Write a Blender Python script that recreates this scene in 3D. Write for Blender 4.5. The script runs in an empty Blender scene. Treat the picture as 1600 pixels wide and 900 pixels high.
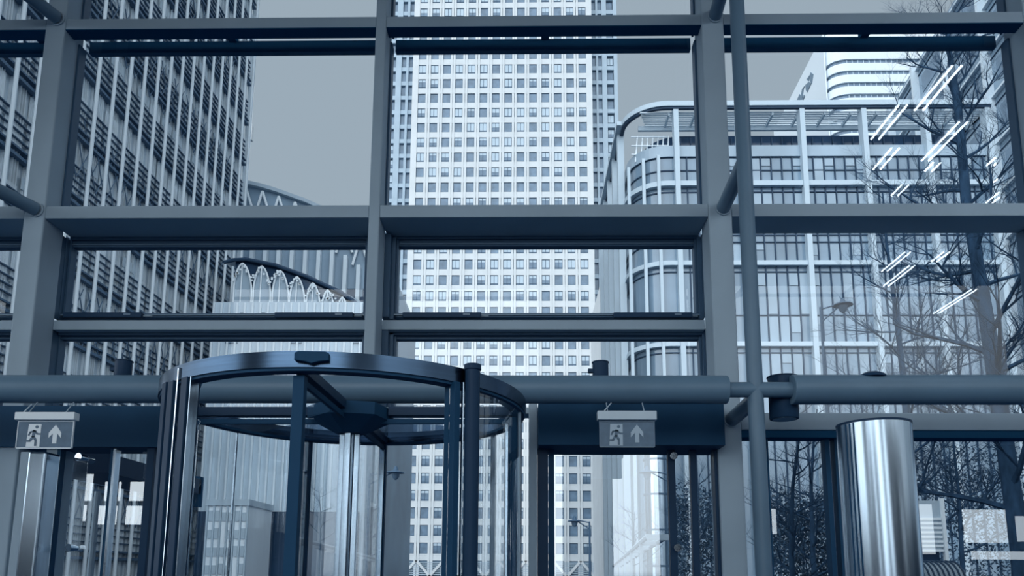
import bpy, bmesh, math, random
from mathutils import Vector, Matrix
random.seed(7)
R_ = math.radians
SC = bpy.context.scene
COL = SC.collection

# ---------------------------------------------------------------- camera
F, PX, PY = 1155.0, 800.0, 708.0
CAMROT = Matrix.Rotation(R_(1.0), 3, 'Z') @ Matrix.Rotation(R_(99.0), 3, 'X') @ Matrix.Rotation(R_(0.3), 3, 'Z')
EYE = Vector((0, 0, 1.55))
cam_data = bpy.data.cameras.new('camera')
cam = bpy.data.objects.new('camera', cam_data)
COL.objects.link(cam)
cam.matrix_world = Matrix.Translation(EYE) @ CAMROT.to_4x4()
cam_data.sensor_width = 36
cam_data.lens = F / 1600 * 36
cam_data.shift_y = (PY - 450) / 1600
cam_data.clip_end = 1500
SC.camera = cam

def at(px, py, Y):
    d = CAMROT @ Vector(((px - PX) / F, -(py - PY) / F, -1))
    return EYE + d * (Y / d.y)
def ax(px, py, Y): return at(px, py, Y).x
def az(px, py, Y): return at(px, py, Y).z

# ---------------------------------------------------------------- colour, world, exposure
def lin(r, g, b):
    f = lambda c: c / 12.92 if c <= 0.04045 else ((c + 0.055) / 1.055) ** 2.4
    return (f(r / 255), f(g / 255), f(b / 255))

SC.view_settings.view_transform = 'Standard'
SC.view_settings.look = 'None'
SC.view_settings.gamma = 1
SC.view_settings.exposure = 0.0
SC.view_settings.use_curve_mapping = False

world = bpy.data.worlds.new('sky')
SC.world = world
world.use_nodes = True
nt = world.node_tree; nt.nodes.clear()
wo = nt.nodes.new('ShaderNodeOutputWorld'); bg = nt.nodes.new('ShaderNodeBackground')
tc = nt.nodes.new('ShaderNodeTexCoord'); sx = nt.nodes.new('ShaderNodeSeparateXYZ')
nt.links.new(tc.outputs['Generated'], sx.inputs[0])
# brighter half of the sky lies behind the viewer, where the sun stands
rp = nt.nodes.new('ShaderNodeValToRGB')
rp.color_ramp.elements[0].position = 0.0; rp.color_ramp.elements[0].color = (3.3, 3.65, 3.9, 1)
rp.color_ramp.elements[1].position = 1.0; rp.color_ramp.elements[1].color = (0.365, 0.447, 0.517, 1)
e = rp.color_ramp.elements.new(0.48); e.color = (0.76, 0.85, 0.92, 1)
e = rp.color_ramp.elements.new(0.70); e.color = (0.372, 0.456, 0.527, 1)
ma = nt.nodes.new('ShaderNodeMath'); ma.operation = 'MULTIPLY_ADD'; ma.inputs[1].default_value = 0.5; ma.inputs[2].default_value = 0.5
dt = nt.nodes.new('ShaderNodeVectorMath'); dt.operation = 'DOT_PRODUCT'; dt.inputs[1].default_value = (.5, .866, 0)
nt.links.new(tc.outputs['Generated'], dt.inputs[0])
nt.links.new(dt.outputs['Value'], ma.inputs[0]); nt.links.new(ma.outputs[0], rp.inputs[0])
gr = nt.nodes.new('ShaderNodeValToRGB')
gr.color_ramp.elements[0].position = 0.49; gr.color_ramp.elements[0].color = (0.012, 0.035, 0.06, 1)
gr.color_ramp.elements[1].position = 0.50; gr.color_ramp.elements[1].color = (1, 1, 1, 1)
mb = nt.nodes.new('ShaderNodeMath'); mb.operation = 'MULTIPLY_ADD'; mb.inputs[1].default_value = 0.5; mb.inputs[2].default_value = 0.5
nt.links.new(sx.outputs['Z'], mb.inputs[0]); nt.links.new(mb.outputs[0], gr.inputs[0])
mx = nt.nodes.new('ShaderNodeMix'); mx.data_type = 'RGBA'; mx.blend_type = 'MULTIPLY'; mx.inputs[0].default_value = 1
nt.links.new(rp.outputs[0], mx.inputs[6]); nt.links.new(gr.outputs[0], mx.inputs[7])
nt.links.new(mx.outputs[2], bg.inputs[0]); nt.links.new(bg.outputs[0], wo.inputs[0])
bg.inputs[1].default_value = 1.0

# ---------------------------------------------------------------- materials
def material(name, rgb, rough=0.5, metal=0.0, spec=0.5, noise=0.0, scale=3.0, streak=None, bump=0.0):
    m = bpy.data.materials.new(name); m.use_nodes = True
    t = m.node_tree; b = t.nodes['Principled BSDF']
    c = lin(*rgb)
    b.inputs['Base Color'].default_value = (*c, 1)
    b.inputs['Roughness'].default_value = rough
    b.inputs['Metallic'].default_value = metal
    b.inputs['Specular IOR Level'].default_value = spec
    if noise or streak:
        tcn = t.nodes.new('ShaderNodeTexCoord'); mp = t.nodes.new('ShaderNodeMapping')
        mp.inputs['Scale'].default_value = streak or (1, 1, 1)
        n = t.nodes.new('ShaderNodeTexNoise'); n.inputs['Scale'].default_value = scale; n.inputs['Detail'].default_value = 4
        r = t.nodes.new('ShaderNodeMapRange'); r.inputs['From Min'].default_value = .3; r.inputs['From Max'].default_value = .7
        r.inputs['To Min'].default_value = 1 - noise; r.inputs['To Max'].default_value = 1 + noise
        mu = t.nodes.new('ShaderNodeVectorMath'); mu.operation = 'SCALE'; mu.inputs[0].default_value = c
        t.links.new(tcn.outputs['Object'], mp.inputs[0]); t.links.new(mp.outputs[0], n.inputs['Vector'])
        t.links.new(n.outputs['Fac'], r.inputs['Value']); t.links.new(r.outputs[0], mu.inputs['Scale'])
        t.links.new(mu.outputs[0], b.inputs['Base Color'])
        if bump:
            bp = t.nodes.new('ShaderNodeBump'); bp.inputs['Strength'].default_value = bump; bp.inputs['Distance'].default_value = .01
            t.links.new(n.outputs['Fac'], bp.inputs['Height']); t.links.new(bp.outputs[0], b.inputs['Normal'])
    return m

def glass(name, tint, refl=1.0, base=0.0, rough=0.0):
    m = bpy.data.materials.new(name); m.use_nodes = True
    t = m.node_tree; t.nodes.clear()
    o = t.nodes.new('ShaderNodeOutputMaterial'); mixn = t.nodes.new('ShaderNodeMixShader')
    tr = t.nodes.new('ShaderNodeBsdfTransparent'); tr.inputs[0].default_value = (*tint, 1)
    gl = t.nodes.new('ShaderNodeBsdfGlossy'); gl.inputs['Roughness'].default_value = rough; gl.inputs[0].default_value = (.95, .98, 1, 1)
    fr = t.nodes.new('ShaderNodeFresnel'); fr.inputs['IOR'].default_value = 1.5
    mu = t.nodes.new('ShaderNodeMath'); mu.operation = 'MULTIPLY_ADD'; mu.inputs[1].default_value = refl; mu.inputs[2].default_value = base
    mu.use_clamp = True
    ge = t.nodes.new('ShaderNodeNewGeometry'); inv = t.nodes.new('ShaderNodeMath'); inv.operation = 'SUBTRACT'; inv.inputs[0].default_value = 1
    m2 = t.nodes.new('ShaderNodeMath'); m2.operation = 'MULTIPLY'
    t.links.new(ge.outputs['Backfacing'], inv.inputs[1]); t.links.new(inv.outputs[0], m2.inputs[0]); t.links.new(mu.outputs[0], m2.inputs[1])
    t.links.new(fr.outputs[0], mu.inputs[0]); t.links.new(m2.outputs[0], mixn.inputs[0])
    t.links.new(tr.outputs[0], mixn.inputs[1]); t.links.new(gl.outputs[0], mixn.inputs[2]); t.links.new(mixn.outputs[0], o.inputs[0])
    return m

def emit(name, rgb, s):
    m = bpy.data.materials.new(name); m.use_nodes = True
    t = m.node_tree; t.nodes.clear()
    o = t.nodes.new('ShaderNodeOutputMaterial'); em = t.nodes.new('ShaderNodeEmission')
    em.inputs[0].default_value = (*lin(*rgb), 1); em.inputs[1].default_value = s
    t.links.new(em.outputs[0], o.inputs[0]); return m

M = dict(
    steel=material('painted_steel', (160, 178, 192), .55, 0, .1, .06, 1.2),
    steel_dark=material('dark_painted_steel', (32, 60, 88), .45, 0, .15, .05, 1.5),
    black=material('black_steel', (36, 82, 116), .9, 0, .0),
    pipe=material('pipe_paint', (96, 124, 146), .42, 0, .4, .06, 2.0),
    frame=material('window_frame_paint', (66, 94, 120), .4, 0, .2),
    frame_light=material('window_bead_paint', (104, 128, 150), .35, 0, .5),
    gasket=material('gasket_rubber', (30, 72, 104), .6, 0, .15),
    stainless=material('brushed_stainless', (176, 192, 206), .22, 1.0, .5, .10, 30, (1, 1, .01)),
    chrome=material('polished_steel', (200, 214, 226), .08, 1.0),
    ring=material('brushed_ring', (68, 88, 110), .22, 1.0, .5, .10, 8, (.2, .2, 6)),
    floor=material('floor_stone', (30, 82, 120), .6, 0, .1, .1, 1.0),
    plaza=material('plaza_paving', (38, 64, 90), .8, 0, .1, .15, .6),
    glass_hi=glass('clear_glass', (.955, .965, .975), .9),
    glass_lo=glass('coated_glass', (.93, .95, .965), 1.2, .12),
    glass_drum=glass('curved_glass', (.95, .965, .975), 1.2, .04),
    glass_ceiling=glass('tinted_glass', (.55, .62, .70), 1.0, .03),
    stone=material('pale_cladding', (216, 219, 220), .6, 0, .3, .05, .35),
    stone2=material('grey_cladding', (176, 192, 204), .6, 0, .3, .06, .35),
    dark_gap=material('recess_dark', (118, 140, 158), .7, 0, .2),
    tw_glass=material('tower_window_glass', (108, 130, 150), .25, 0, .5, .25, .5),
    tw_frame=material('tower_window_frame', (74, 98, 120), .5, 0, .3),
    blind=material('window_blind', (196, 210, 220), .7, 0, .2),
    fin=material('white_fin', (214, 226, 234), .4, 0, .5),
    b_glass=material('left_tower_glass', (178, 194, 206), .12, 0, .7, .35, .6, (1, 1, .25)),
    b_rail=material('left_tower_rail', (74, 102, 128), .5, 0, .4),
    b_panel=material('left_tower_panel', (214, 224, 231), .3, 0, .5, .2, .8),
    c_glass=material('office_glass', (126, 148, 166), .10, 0, .7, .30, .25, (1, 1, .5)),
    c_glass_dark=material('office_glass_dark', (40, 64, 90), .12, 0, .5, .3, .4),
    c_frame=material('office_frame', (196, 211, 221), .5, 0, .4),
    c_mull=material('office_mullion', (44, 68, 92), .5, 0, .3),
    c_balus=material('frosted_balustrade', (158, 176, 190), .3, 0, .5, .15, .3),
    e_wall=material('right_block_glass', (132, 154, 172), .2, 0, .5, .15, .3),
    e_strip=material('right_block_strip', (104, 128, 150), .2, 0, .6, .2, .5),
    white=material('white_panel', (232, 240, 245), .5, 0, .4),
    sign_grey=material('sign_panel', (92, 116, 138), .4, 0, .4, .12, 12),
    sign_house=material('sign_housing', (190, 205, 216), .35, 0, .5),
    picto=material('pictogram_light', (176, 194, 208), .5, 0, .3),
    bark=material('bark', (46, 70, 94), .9, 0, .1, .35, 5, (1, 1, .4), .3),
    lettering=material('sign_letters', (120, 140, 156), .5, 0, .3),
    interior=material('back_wall_dark', (30, 52, 76), .8, 0, .1, .1, 1),
    lens=material('lamp_lens', (120, 142, 162), .3, 0, .5),
    hall=material('hall_cladding', (140, 162, 180), .5, 0, .4, .2, .15),
    hall_light=material('hall_panel', (186, 202, 214), .5, 0, .3, .08, .3),
    foliage=material('dry_foliage', (70, 94, 116), .9, 0, .1, .3, 2),
    tube=emit('fluorescent_tube', (235, 243, 250), 30),
)

# ---------------------------------------------------------------- mesh helpers
class MB:
    def __init__(s): s.v = []; s.f = []; s.m = []
    def add(s, vs, fs, mi=0):
        n = len(s.v); s.v += [tuple(v) for v in vs]; s.f += [tuple(i + n for i in f) for f in fs]; s.m += [mi] * len(fs)
    def box(s, x0, x1, y0, y1, z0, z1, mi=0):
        if x0 > x1: x0, x1 = x1, x0
        if y0 > y1: y0, y1 = y1, y0
        if z0 > z1: z0, z1 = z1, z0
        s.add([(x0,y0,z0),(x1,y0,z0),(x1,y1,z0),(x0,y1,z0),(x0,y0,z1),(x1,y0,z1),(x1,y1,z1),(x0,y1,z1)],
              [(0,3,2,1),(4,5,6,7),(0,1,5,4),(1,2,6,5),(2,3,7,6),(3,0,4,7)], mi); return s
    def obox(s, o, u, w, n, u0, u1, w0, w1, n0, n1, mi=0):
        """box in a frame: origin o, axes u, w, n"""
        P = lambda a, b, c: o + u * a + w * b + n * c
        s.add([P(u0,w0,n0),P(u1,w0,n0),P(u1,w1,n0),P(u0,w1,n0),P(u0,w0,n1),P(u1,w0,n1),P(u1,w1,n1),P(u0,w1,n1)],
              [(0,3,2,1),(4,5,6,7),(0,1,5,4),(1,2,6,5),(2,3,7,6),(3,0,4,7)], mi); return s
    def tube(s, p, q, r0, r1=None, n=16, caps=True, mi=0):
        p, q = Vector(p), Vector(q); r1 = r0 if r1 is None else r1
        d = (q - p).normalized(); a = Vector((0, 0, 1)) if abs(d.z) < .9 else Vector((1, 0, 0))
        u = d.cross(a).normalized(); w = d.cross(u)
        vs = []
        for c, r in ((p, r0), (q, r1)):
            for i in range(n):
                t = 2 * math.pi * i / n; vs.append(c + (u * math.cos(t) + w * math.sin(t)) * r)
        fs = [(i, (i + 1) % n, n + (i + 1) % n, n + i) for i in range(n)]
        if caps: fs += [tuple(range(n))[::-1], tuple(range(n, 2 * n))]
        s.add(vs, fs, mi); return s
    def lathe(s, prof, c=(0, 0, 0), n=32, mi=0):
        c = Vector(c); vs = []
        for r, z in prof:
            for i in range(n):
                t = 2 * math.pi * i / n; vs.append(c + Vector((r * math.cos(t), r * math.sin(t), z)))
        fs = []
        for k in range(len(prof) - 1):
            for i in range(n):
                j = (i + 1) % n; fs.append((k*n+i, k*n+j, (k+1)*n+j, (k+1)*n+i))
        fs += [tuple(range(n))[::-1], tuple(range((len(prof)-1)*n, len(prof)*n))]
        s.add(vs, fs, mi); return s
    def prism(s, poly, z0, z1, mi=0):
        n = len(poly); vs = [(x, y, z0) for x, y in poly] + [(x, y, z1) for x, y in poly]
        fs = [tuple(range(n))[::-1], tuple(range(n, 2*n))] + [(i, (i+1) % n, n+(i+1) % n, n+i) for i in range(n)]
        s.add(vs, fs, mi); return s
    def plate(s, poly, y0, y1, mi=0):
        """polygon given in x,z extruded along y"""
        n = len(poly); vs = [(x, y0, z) for x, z in poly] + [(x, y1, z) for x, z in poly]
        fs = [tuple(range(n)), tuple(range(n, 2*n))[::-1]] + [(i, n+i, n+(i+1) % n, (i+1) % n) for i in range(n)]
        s.add(vs, fs, mi); return s
    def arc(s, c, r0, r1, a0, a1, z0, z1, n=48, mi=0, closed=False):
        vs = []
        for i in range(n + 1):
            t = a0 + (a1 - a0) * i / n; ct, st = math.cos(t), math.sin(t)
            for r, z in ((r0, z0), (r1, z0), (r1, z1), (r0, z1)):
                vs.append((c[0] + r*ct, c[1] + r*st, z))
        fs = []
        for i in range(n):
            a, b = 4*i, 4*i+4
            for k in range(4): fs.append((a+k, b+k, b+(k+1) % 4, a+(k+1) % 4))
        if not closed: fs += [(0, 1, 2, 3), (4*n+3, 4*n+2, 4*n+1, 4*n)]
        s.add(vs, fs, mi); return s
    def build(s, name, mat, parent=None, smooth=False, bevel=0.0):
        off = ORG.get(parent.name, Vector((0, 0, 0))) if parent else Vector((0, 0, 0))
        me = bpy.data.meshes.new(name)
        me.from_pydata([tuple(Vector(v) - off) for v in s.v], [], s.f)
        mats = mat if isinstance(mat, (list, tuple)) else [mat]
        for m_ in mats: me.materials.append(M[m_])
        me.polygons.foreach_set('material_index', s.m)
        bm = bmesh.new(); bm.from_mesh(me); bmesh.ops.recalc_face_normals(bm, faces=bm.faces); bm.to_mesh(me); bm.free()
        o = bpy.data.objects.new(name, me); COL.objects.link(o)
        if smooth:
            for p in me.polygons: p.use_smooth = True
            try: me.set_sharp_from_angle(angle=R_(35))
            except Exception: pass
        if bevel:
            b = o.modifiers.new('bevel', 'BEVEL'); b.width = bevel; b.segments = 3; b.limit_method = 'ANGLE'
        if parent:
            o.parent = parent
        ORG[o.name] = off
        return o
ORG = {}

def tag(o, label, cat, group=None, kind=None):
    o['label'] = label; o['category'] = cat
    if group: o['group'] = group
    o['kind'] = kind or 'thing'
    return o
def thing(name, label, cat, loc=(0, 0, 0), group=None, kind=None):
    o = bpy.data.objects.new(name, None); COL.objects.link(o); o.location = loc; o.empty_display_size = .2
    ORG[o.name] = Vector(loc)
    return tag(o, label, cat, group, kind)

# ================================================================ SETTING
GY = 9.0      # front of the steel facade
GU = 9.42     # upper glass
GL = 9.66     # lower framed glass
tag(MB().box(-19.2, 20.2, -8, 9.9, -.2, 0).build('floor', 'floor'), 'dark stone floor of the entrance hall inside the glass wall', 'floor', kind='structure')
tag(MB().box(-140, 160, 9.9, 420, -.3, -.02).build('ground', 'plaza'), 'pale paved plaza outside the glass wall', 'ground', kind='structure')

# facade X stations (front plane)
cl0, cl1 = ax(50, 225, GY), ax(82, 225, GY)
cm0, cm1 = ax(580, 225, GY), ax(597, 225, GY)
cr0, cr1 = ax(1103, 225, GY), ax(1139, 225, GY)
CW = cr1 - cr0
xr0 = ax(1622, 225, GY)
zAt, zAb, zBt, zBb = 9.011, 8.85, 6.258, 6.085
TOP = 10.6

wf = thing('wall_front', 'glazed entrance wall of grey painted steel columns and beams', 'wall', (0, GY, 0), kind='structure')
def column(x0, x1, y1=9.42, z0=0, name='column'):
    MB().box(x0, x1, GY, y1, z0, TOP).build(name, 'steel', wf, bevel=.02)
column(cl0, cl1); column(cr0, cr1, 9.4)
column(cm0, cm1, 9.42, 3.60, 'mullion')
column(xr0, xr0 + .17, 9.42, 3.4, 'mullion')
column(cl0 - (cm0 - cl1) - .17, cl0 - (cm0 - cl1), 9.42, 3.4, 'mullion')
bays = [(-10.5, cl0), (cl1, cm0), (cm1, cr0), (cr1, xr0), (xr0 + .17, 11.5)]
for i, (a, b) in enumerate(bays):
    MB().box(a, b, GY + .01, GY + .16, zAb, zAt).build('beam', 'steel', wf, bevel=.008)
    MB().box(a, b, GY + .005, GY + .20, zAb - .012, zAb - .002).build('soffit_shade', 'black', wf)  # black plate painted in for the shade under the beam
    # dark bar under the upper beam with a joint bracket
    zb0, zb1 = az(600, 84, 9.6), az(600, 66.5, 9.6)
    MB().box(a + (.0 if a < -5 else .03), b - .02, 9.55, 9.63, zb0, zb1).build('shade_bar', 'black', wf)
    bx = [-7, ax(362, 64, 9.5), ax(852, 62, 9.5), ax(1352, 54, 9.5), 9][i]
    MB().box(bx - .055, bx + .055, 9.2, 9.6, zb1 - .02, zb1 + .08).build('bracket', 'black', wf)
    yb = 9.64 if i < 3 else 9.52
    MB().box(a, b, GY + .01, yb, zBb, zBt).build('beam', 'steel', wf, bevel=.01)
# upper panes
wn = [0]
def window(label, rects, frame_boxes, fm='frame', gm='glass_hi', gy=GU, extra=None):
    """rects: glass panes (x0,x1,z0,z1); frame_boxes: boxes"""
    wn[0] += 1
    x0, x1, z0, z1 = rects[0]
    w = thing('window_%d' % wn[0], label, 'window', ((x0 + x1) / 2, gy, z0), kind='structure')
    if frame_boxes:
        mbx = MB()
        for bxs in frame_boxes: mbx.box(*bxs)
        mbx.build('window_frame', fm, w, bevel=.004)
    for r in rects: MB().box(r[0], r[1], gy, gy + .012, r[2], r[3]).build('pane', gm, w)
    return w
rowA = ['top strip pane at the far left edge above the highest beam', 'top strip pane above the highest beam, left bay', 'top strip pane above the highest beam, showing the pale tower',
        'top strip pane above the highest beam, right of the tall column', 'top strip pane beyond the right edge mullion']
rowB = ['tall upper pane left of the left column', 'tall upper pane with left finned tower and open sky', 'tall upper pane showing the white gridded tower',
        'tall upper pane showing curved banded building and bare treetop', 'tall upper pane past the right edge mullion']
def fr(x0, x1, z0, z1, y0, y1, t):
    return [(x0, x0 + t, y0, y1, z0, z1), (x1 - t, x1, y0, y1, z0, z1), (x0 + t, x1 - t, y0, y1, z1 - t, z1), (x0 + t, x1 - t, y0, y1, z0, z0 + t)]
for i, (a, b) in enumerate(bays):
    window(rowA[i], [(a, b, zAt, TOP)], [(a, a + .03, GU - .12, GU + .03, zAt, TOP), (b - .03, b, GU - .12, GU + .03, zAt, TOP)])
    window(rowB[i], [(a, b, zBt, zAb + .14)], [(a, a + .03, GU - .12, GU + .03, zBt, zAb), (b - .03, b, GU - .12, GU + .03, zBt, zAb)])
# lower framed windows in the left three bays
z3t, z3g, z3b = az(600, 378, GL), az(600, 388, GL), az(600, 493, GL)
zt1, zt0 = az(600, 500, 9.4), az(600, 515, 9.4)
z4t, z4g = az(600, 519, GL), az(600, 532, GL)
z4b = az(600, 634, GL)
lab3 = ['low sash window at the far left edge', 'low sash window in left bay with two openers, showing arched canopy', 'low sash window in middle bay with two openers, showing tower windows']
lab4 = ['shallow window above the pipe at the far left edge', 'shallow window above the pipe behind revolving door, left bay', 'shallow window above the pipe right of the revolving door top']
for i, (a, b) in enumerate(bays[:3]):
    g0 = a + .0; g1 = b
    # frame insets measured on the reveal
    l = .24 if i else .2; r_in = .10 if i == 1 else .16
    gx0 = {0: a, 1: ax(112, 440, GL), 2: ax(623, 440, GL)}[i]; gx1 = {0: b - .18, 1: ax(571, 440, GL), 2: ax(1084, 440, GL)}[i]
    fb = [(a - .02, gx0 - .08, 9.42, 9.72, z3b - .1, z3t), (gx0 - .08, gx0 - .03, 9.52, 9.72, z3b - .1, z3t), (gx0 - .03, gx0, 9.58, 9.72, z3b - .05, z3t),
          (gx1, gx1 + .03, 9.58, 9.72, z3b - .05, z3t), (gx1 + .03, gx1 + .08, 9.52, 9.72, z3b - .1, z3t), (gx1 + .08, b + .02, 9.42, 9.72, z3b - .1, z3t),
          (gx0, gx1, 9.60, 9.72, z3g, z3t), (a, b, 9.56, 9.72, z3t - .005, zBb + .03), (gx0, gx1, 9.56, 9.72, z3b - .06, z3b)]
    w = window(lab3[i], [(gx0, gx1, z3b, z3g)], fb, gy=GL)
    MB().box(gx0 - .03, gx1 + .03, 9.585, 9.60, z3g + .025, z3g + .04).build('bead', 'frame_light', w)
    MB().box(gx0 - .03, gx1 + .03, 9.54, 9.56, z3b - .04, z3b - .02).build('bead', 'frame_light', w)
    if i:
        sp = [((102, 228), (431, 557)), ((630, 756), (958, 1085))][i - 1]
        for p0, p1 in sp:
            xa, xb = ax(p0, 495, 9.5), ax(p1 - 4, 495, 9.5); zc = az(p0, 494, 9.5)
            op = MB().box(xa, xb, 9.44, 9.54, zc - .035, zc + .035).build('window_opener', 'steel_dark', w, bevel=.008)
            op['label'] = 'dark chain opener box on the sill'
            MB().box(xb - .24, xb - .15, 9.436, 9.44, zc - .005, zc + .02).build('badge', 'frame_light', op)
            MB().tube((xb, 9.49, zc), (xb + .09, 9.56, zc + .02), .01, n=8).build('chain', 'steel', op)
    MB().box(a, b, 9.40, 9.70, zt0, zt1).build('transom', 'steel', wf, bevel=.008)
    hx0 = {0: a, 1: ax(97, 555, GL), 2: ax(620, 555, GL)}[i]; hx1 = {0: b - .2, 1: ax(567, 555, GL), 2: ax(1091, 555, GL)}[i]
    fb = [(a - .02, hx0 - .08, 9.42, 9.72, z4b - .1, zt0), (hx0 - .08, hx0 - .03, 9.52, 9.72, z4b - .1, z4t), (hx0 - .03, hx0, 9.58, 9.72, z4b - .05, z4t),
          (hx1, hx1 + .03, 9.58, 9.72, z4b, z4t), (hx1 + .03, hx1 + .08, 9.52, 9.72, z4b, z4t), (hx1 + .08, b + .02, 9.42, 9.72, z4b, zt0),
          (hx0, hx1, 9.60, 9.72, z4g, z4t), (a, b, 9.52, 9.70, z4t, zt0 - .03)]
    w = window(lab4[i], [(hx0, hx1, z4b, z4g)], fb, gy=GL)
    MB().box(hx0 - .05, hx1 + .05, 9.50, 9.52, z4t + .01, z4t + .05).build('bead', 'frame_light', w)
# right bay: one big pane
zc1, zc0 = 3.49, 3.275
for i in (3, 4):
    a, b = bays[i]
    window(['large pane right of the tall column, trees and ceiling lamp reflections in it', 'large pane past the right edge mullion'][i - 3],
           [(a, b, zc1, zBb)], [(a, a + .03, 9.4, 9.55, zc1, zBb), (b - .03, b, 9.4, 9.55, zc1, zBb)], gy=9.52)
    MB().box(a, b, GY + .01, 9.3, zc0, zc1).build('beam', 'steel', wf, bevel=.01)
    MB().box(a, b, GY + .03, 9.3, zc0 - .09, zc0 - .002).build('soffit_shade', 'black', wf)  # dark strip standing in for the beam's shaded underside
# transom beam over doors (left, middle)
MB().box(bays[0][0], cl0, 9.1, 9.5, 3.35, z4b).build('beam', 'steel_dark', wf)
for i in (1, 2):
    a, b = bays[i]
    MB().box(a, b, 9.30, 9.6, az(600, 646, 9.3), az(600, 636, 9.3)).build('beam', 'steel', wf, bevel=.005)

# door header housings in front of the glass, left and right of the drum
hz1, hz0 = az(960, 628, 8.7), az(960, 695, 8.7)
hb = MB().box(ax(841, 660, 8.7), cr0 + .02, 8.72, 9.5, hz0, hz1).build('header_panel', 'gasket', wf, bevel=.006)
hb2 = MB().box(cl1 - 1.3, ax(240, 660, 8.7), 8.95, 9.5, hz0, hz1).build('header_panel', 'gasket', wf, bevel=.006)
hz = az(960, 697, 8.75)

# ---- right hand door
DY = 9.1
def X(px, py=800, Y=DY): return ax(px, py, Y)
dr = thing('door_1', 'glass door with round knobs right of the revolving door', 'door', (X(960), DY, 0), kind='structure')
zh = az(960, 702, DY)
MB().box(X(840), X(856), DY - .1, DY + .1, 0, zh + .06).box(X(1117), cr0 + .02, DY - .06, DY + .1, 0, zh + .06).box(X(856), X(1117), DY - .08, DY + .1, zh, zh + .07).build('door_frame', 'steel_dark', dr, bevel=.008)
MB().box(X(857), X(866), DY - .05, DY + .05, 0, zh).box(X(866), X(1042), DY - .04, DY + .04, zh - .01, zh).build('door_stile', 'gasket', dr)
MB().box(X(826), X(839), DY - .16, DY + .1, 0, 3.6).build('post', 'steel', dr, bevel=.01)
leaf = MB().box(X(866), X(1045), DY, DY + .012, 0, zh - .01).build('door_leaf', 'glass_lo', dr)
MB().box(X(1045), X(1056), DY - .04, DY + .05, 0, zh).box(X(1080), X(1090), DY - .04, DY + .05, 0, zh).build('mullion', 'steel_dark', dr, bevel=.005)
MB().box(X(1056), X(1080), DY, DY + .012, 0, zh).box(X(1090), X(1117), DY, DY + .012, 0, zh).build('side_pane', 'glass_lo', dr)
for px, py in ((1053, 712), (1059, 856)):
    c = at(px, py, DY - .12)
    MB().tube(c, c + Vector((0, .10, 0)), .045, n=20).build('door_knob', 'chrome', dr, smooth=True)
# ---- left hand door
dl = thing('door_2', 'glass door at far left under the white exit sign', 'door', (X(150), DY, 0), kind='structure')
MB().box(X(228), X(240), DY - .1, DY + .1, 0, zh + .06).box(cl1, X(240), DY - .08, DY + .1, zh, zh + .07).build('door_frame', 'steel_dark', dl, bevel=.008)
MB().box(X(84), X(90), DY - .05, DY + .05, 0, zh).build('mullion', 'gasket', dl)
MB().box(X(168), X(173), DY - .05, DY + .05, 0, zh).box(X(173), X(177), DY - .06, DY + .05, 0, zh, 1).build('mullion', ['gasket', 'stainless'], dl)
MB().box(cl1, X(168), DY, DY + .012, 0, zh).build('door_leaf', 'glass_lo', dl)
MB().box(X(177), X(228), DY, DY + .012, 0, zh).build('side_pane', 'glass_lo', dl)
for px, py in ((122, 714), (106, 856)):
    c = at(px, py, DY - .14)
    MB().tube(c, c + Vector((.03, .13, 0)), .05, .03, n=20).build('door_knob', 'chrome', dl, smooth=True)
MB().box(X(66), X(84), DY - .04, DY + .3, 0, zh).build('post', 'steel', dl)
# ---- right lower glazing
dw = thing('window_%d' % (wn[0] + 1), 'floor level glazing at lower right with thin dark mullions', 'window', (X(1400), 9.2, 0), kind='structure')
MB().box(cr1, xr0 + 2, 9.2, 9.212, 0, zc0).build('pane', 'glass_lo', dw)
for a, b in ((1196, 1201), (1290, 1297), (1305, 1309)):
    MB().box(ax(a, 780, 9.2), ax(b, 780, 9.2), 9.12, 9.26, 0, zc0).build('mullion', 'gasket', dw)
MB().box(ax(1316, 780, 9.2), ax(1340, 780, 9.2), 9.12, 9.26, 0, zc0).build('mullion', 'steel_dark', dw)

# ---- stainless cladding column at lower left
c0 = ax(40, 800, 8.6)
t = thing('stainless_column', 'brushed stainless column left of the far left door', 'column', (c0, 8.6, 0))
MB().box(ax(22, 800, 8.7), ax(36, 800, 8.7), 8.7, 8.95, 0, 2.93).build('trim_strip', 'steel', t, bevel=.01)
MB().box(ax(37, 800, 8.7), ax(66, 800, 8.7), 8.66, 8.95, 0, 2.93).build('shaft', 'stainless', t, bevel=.03)

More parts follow.
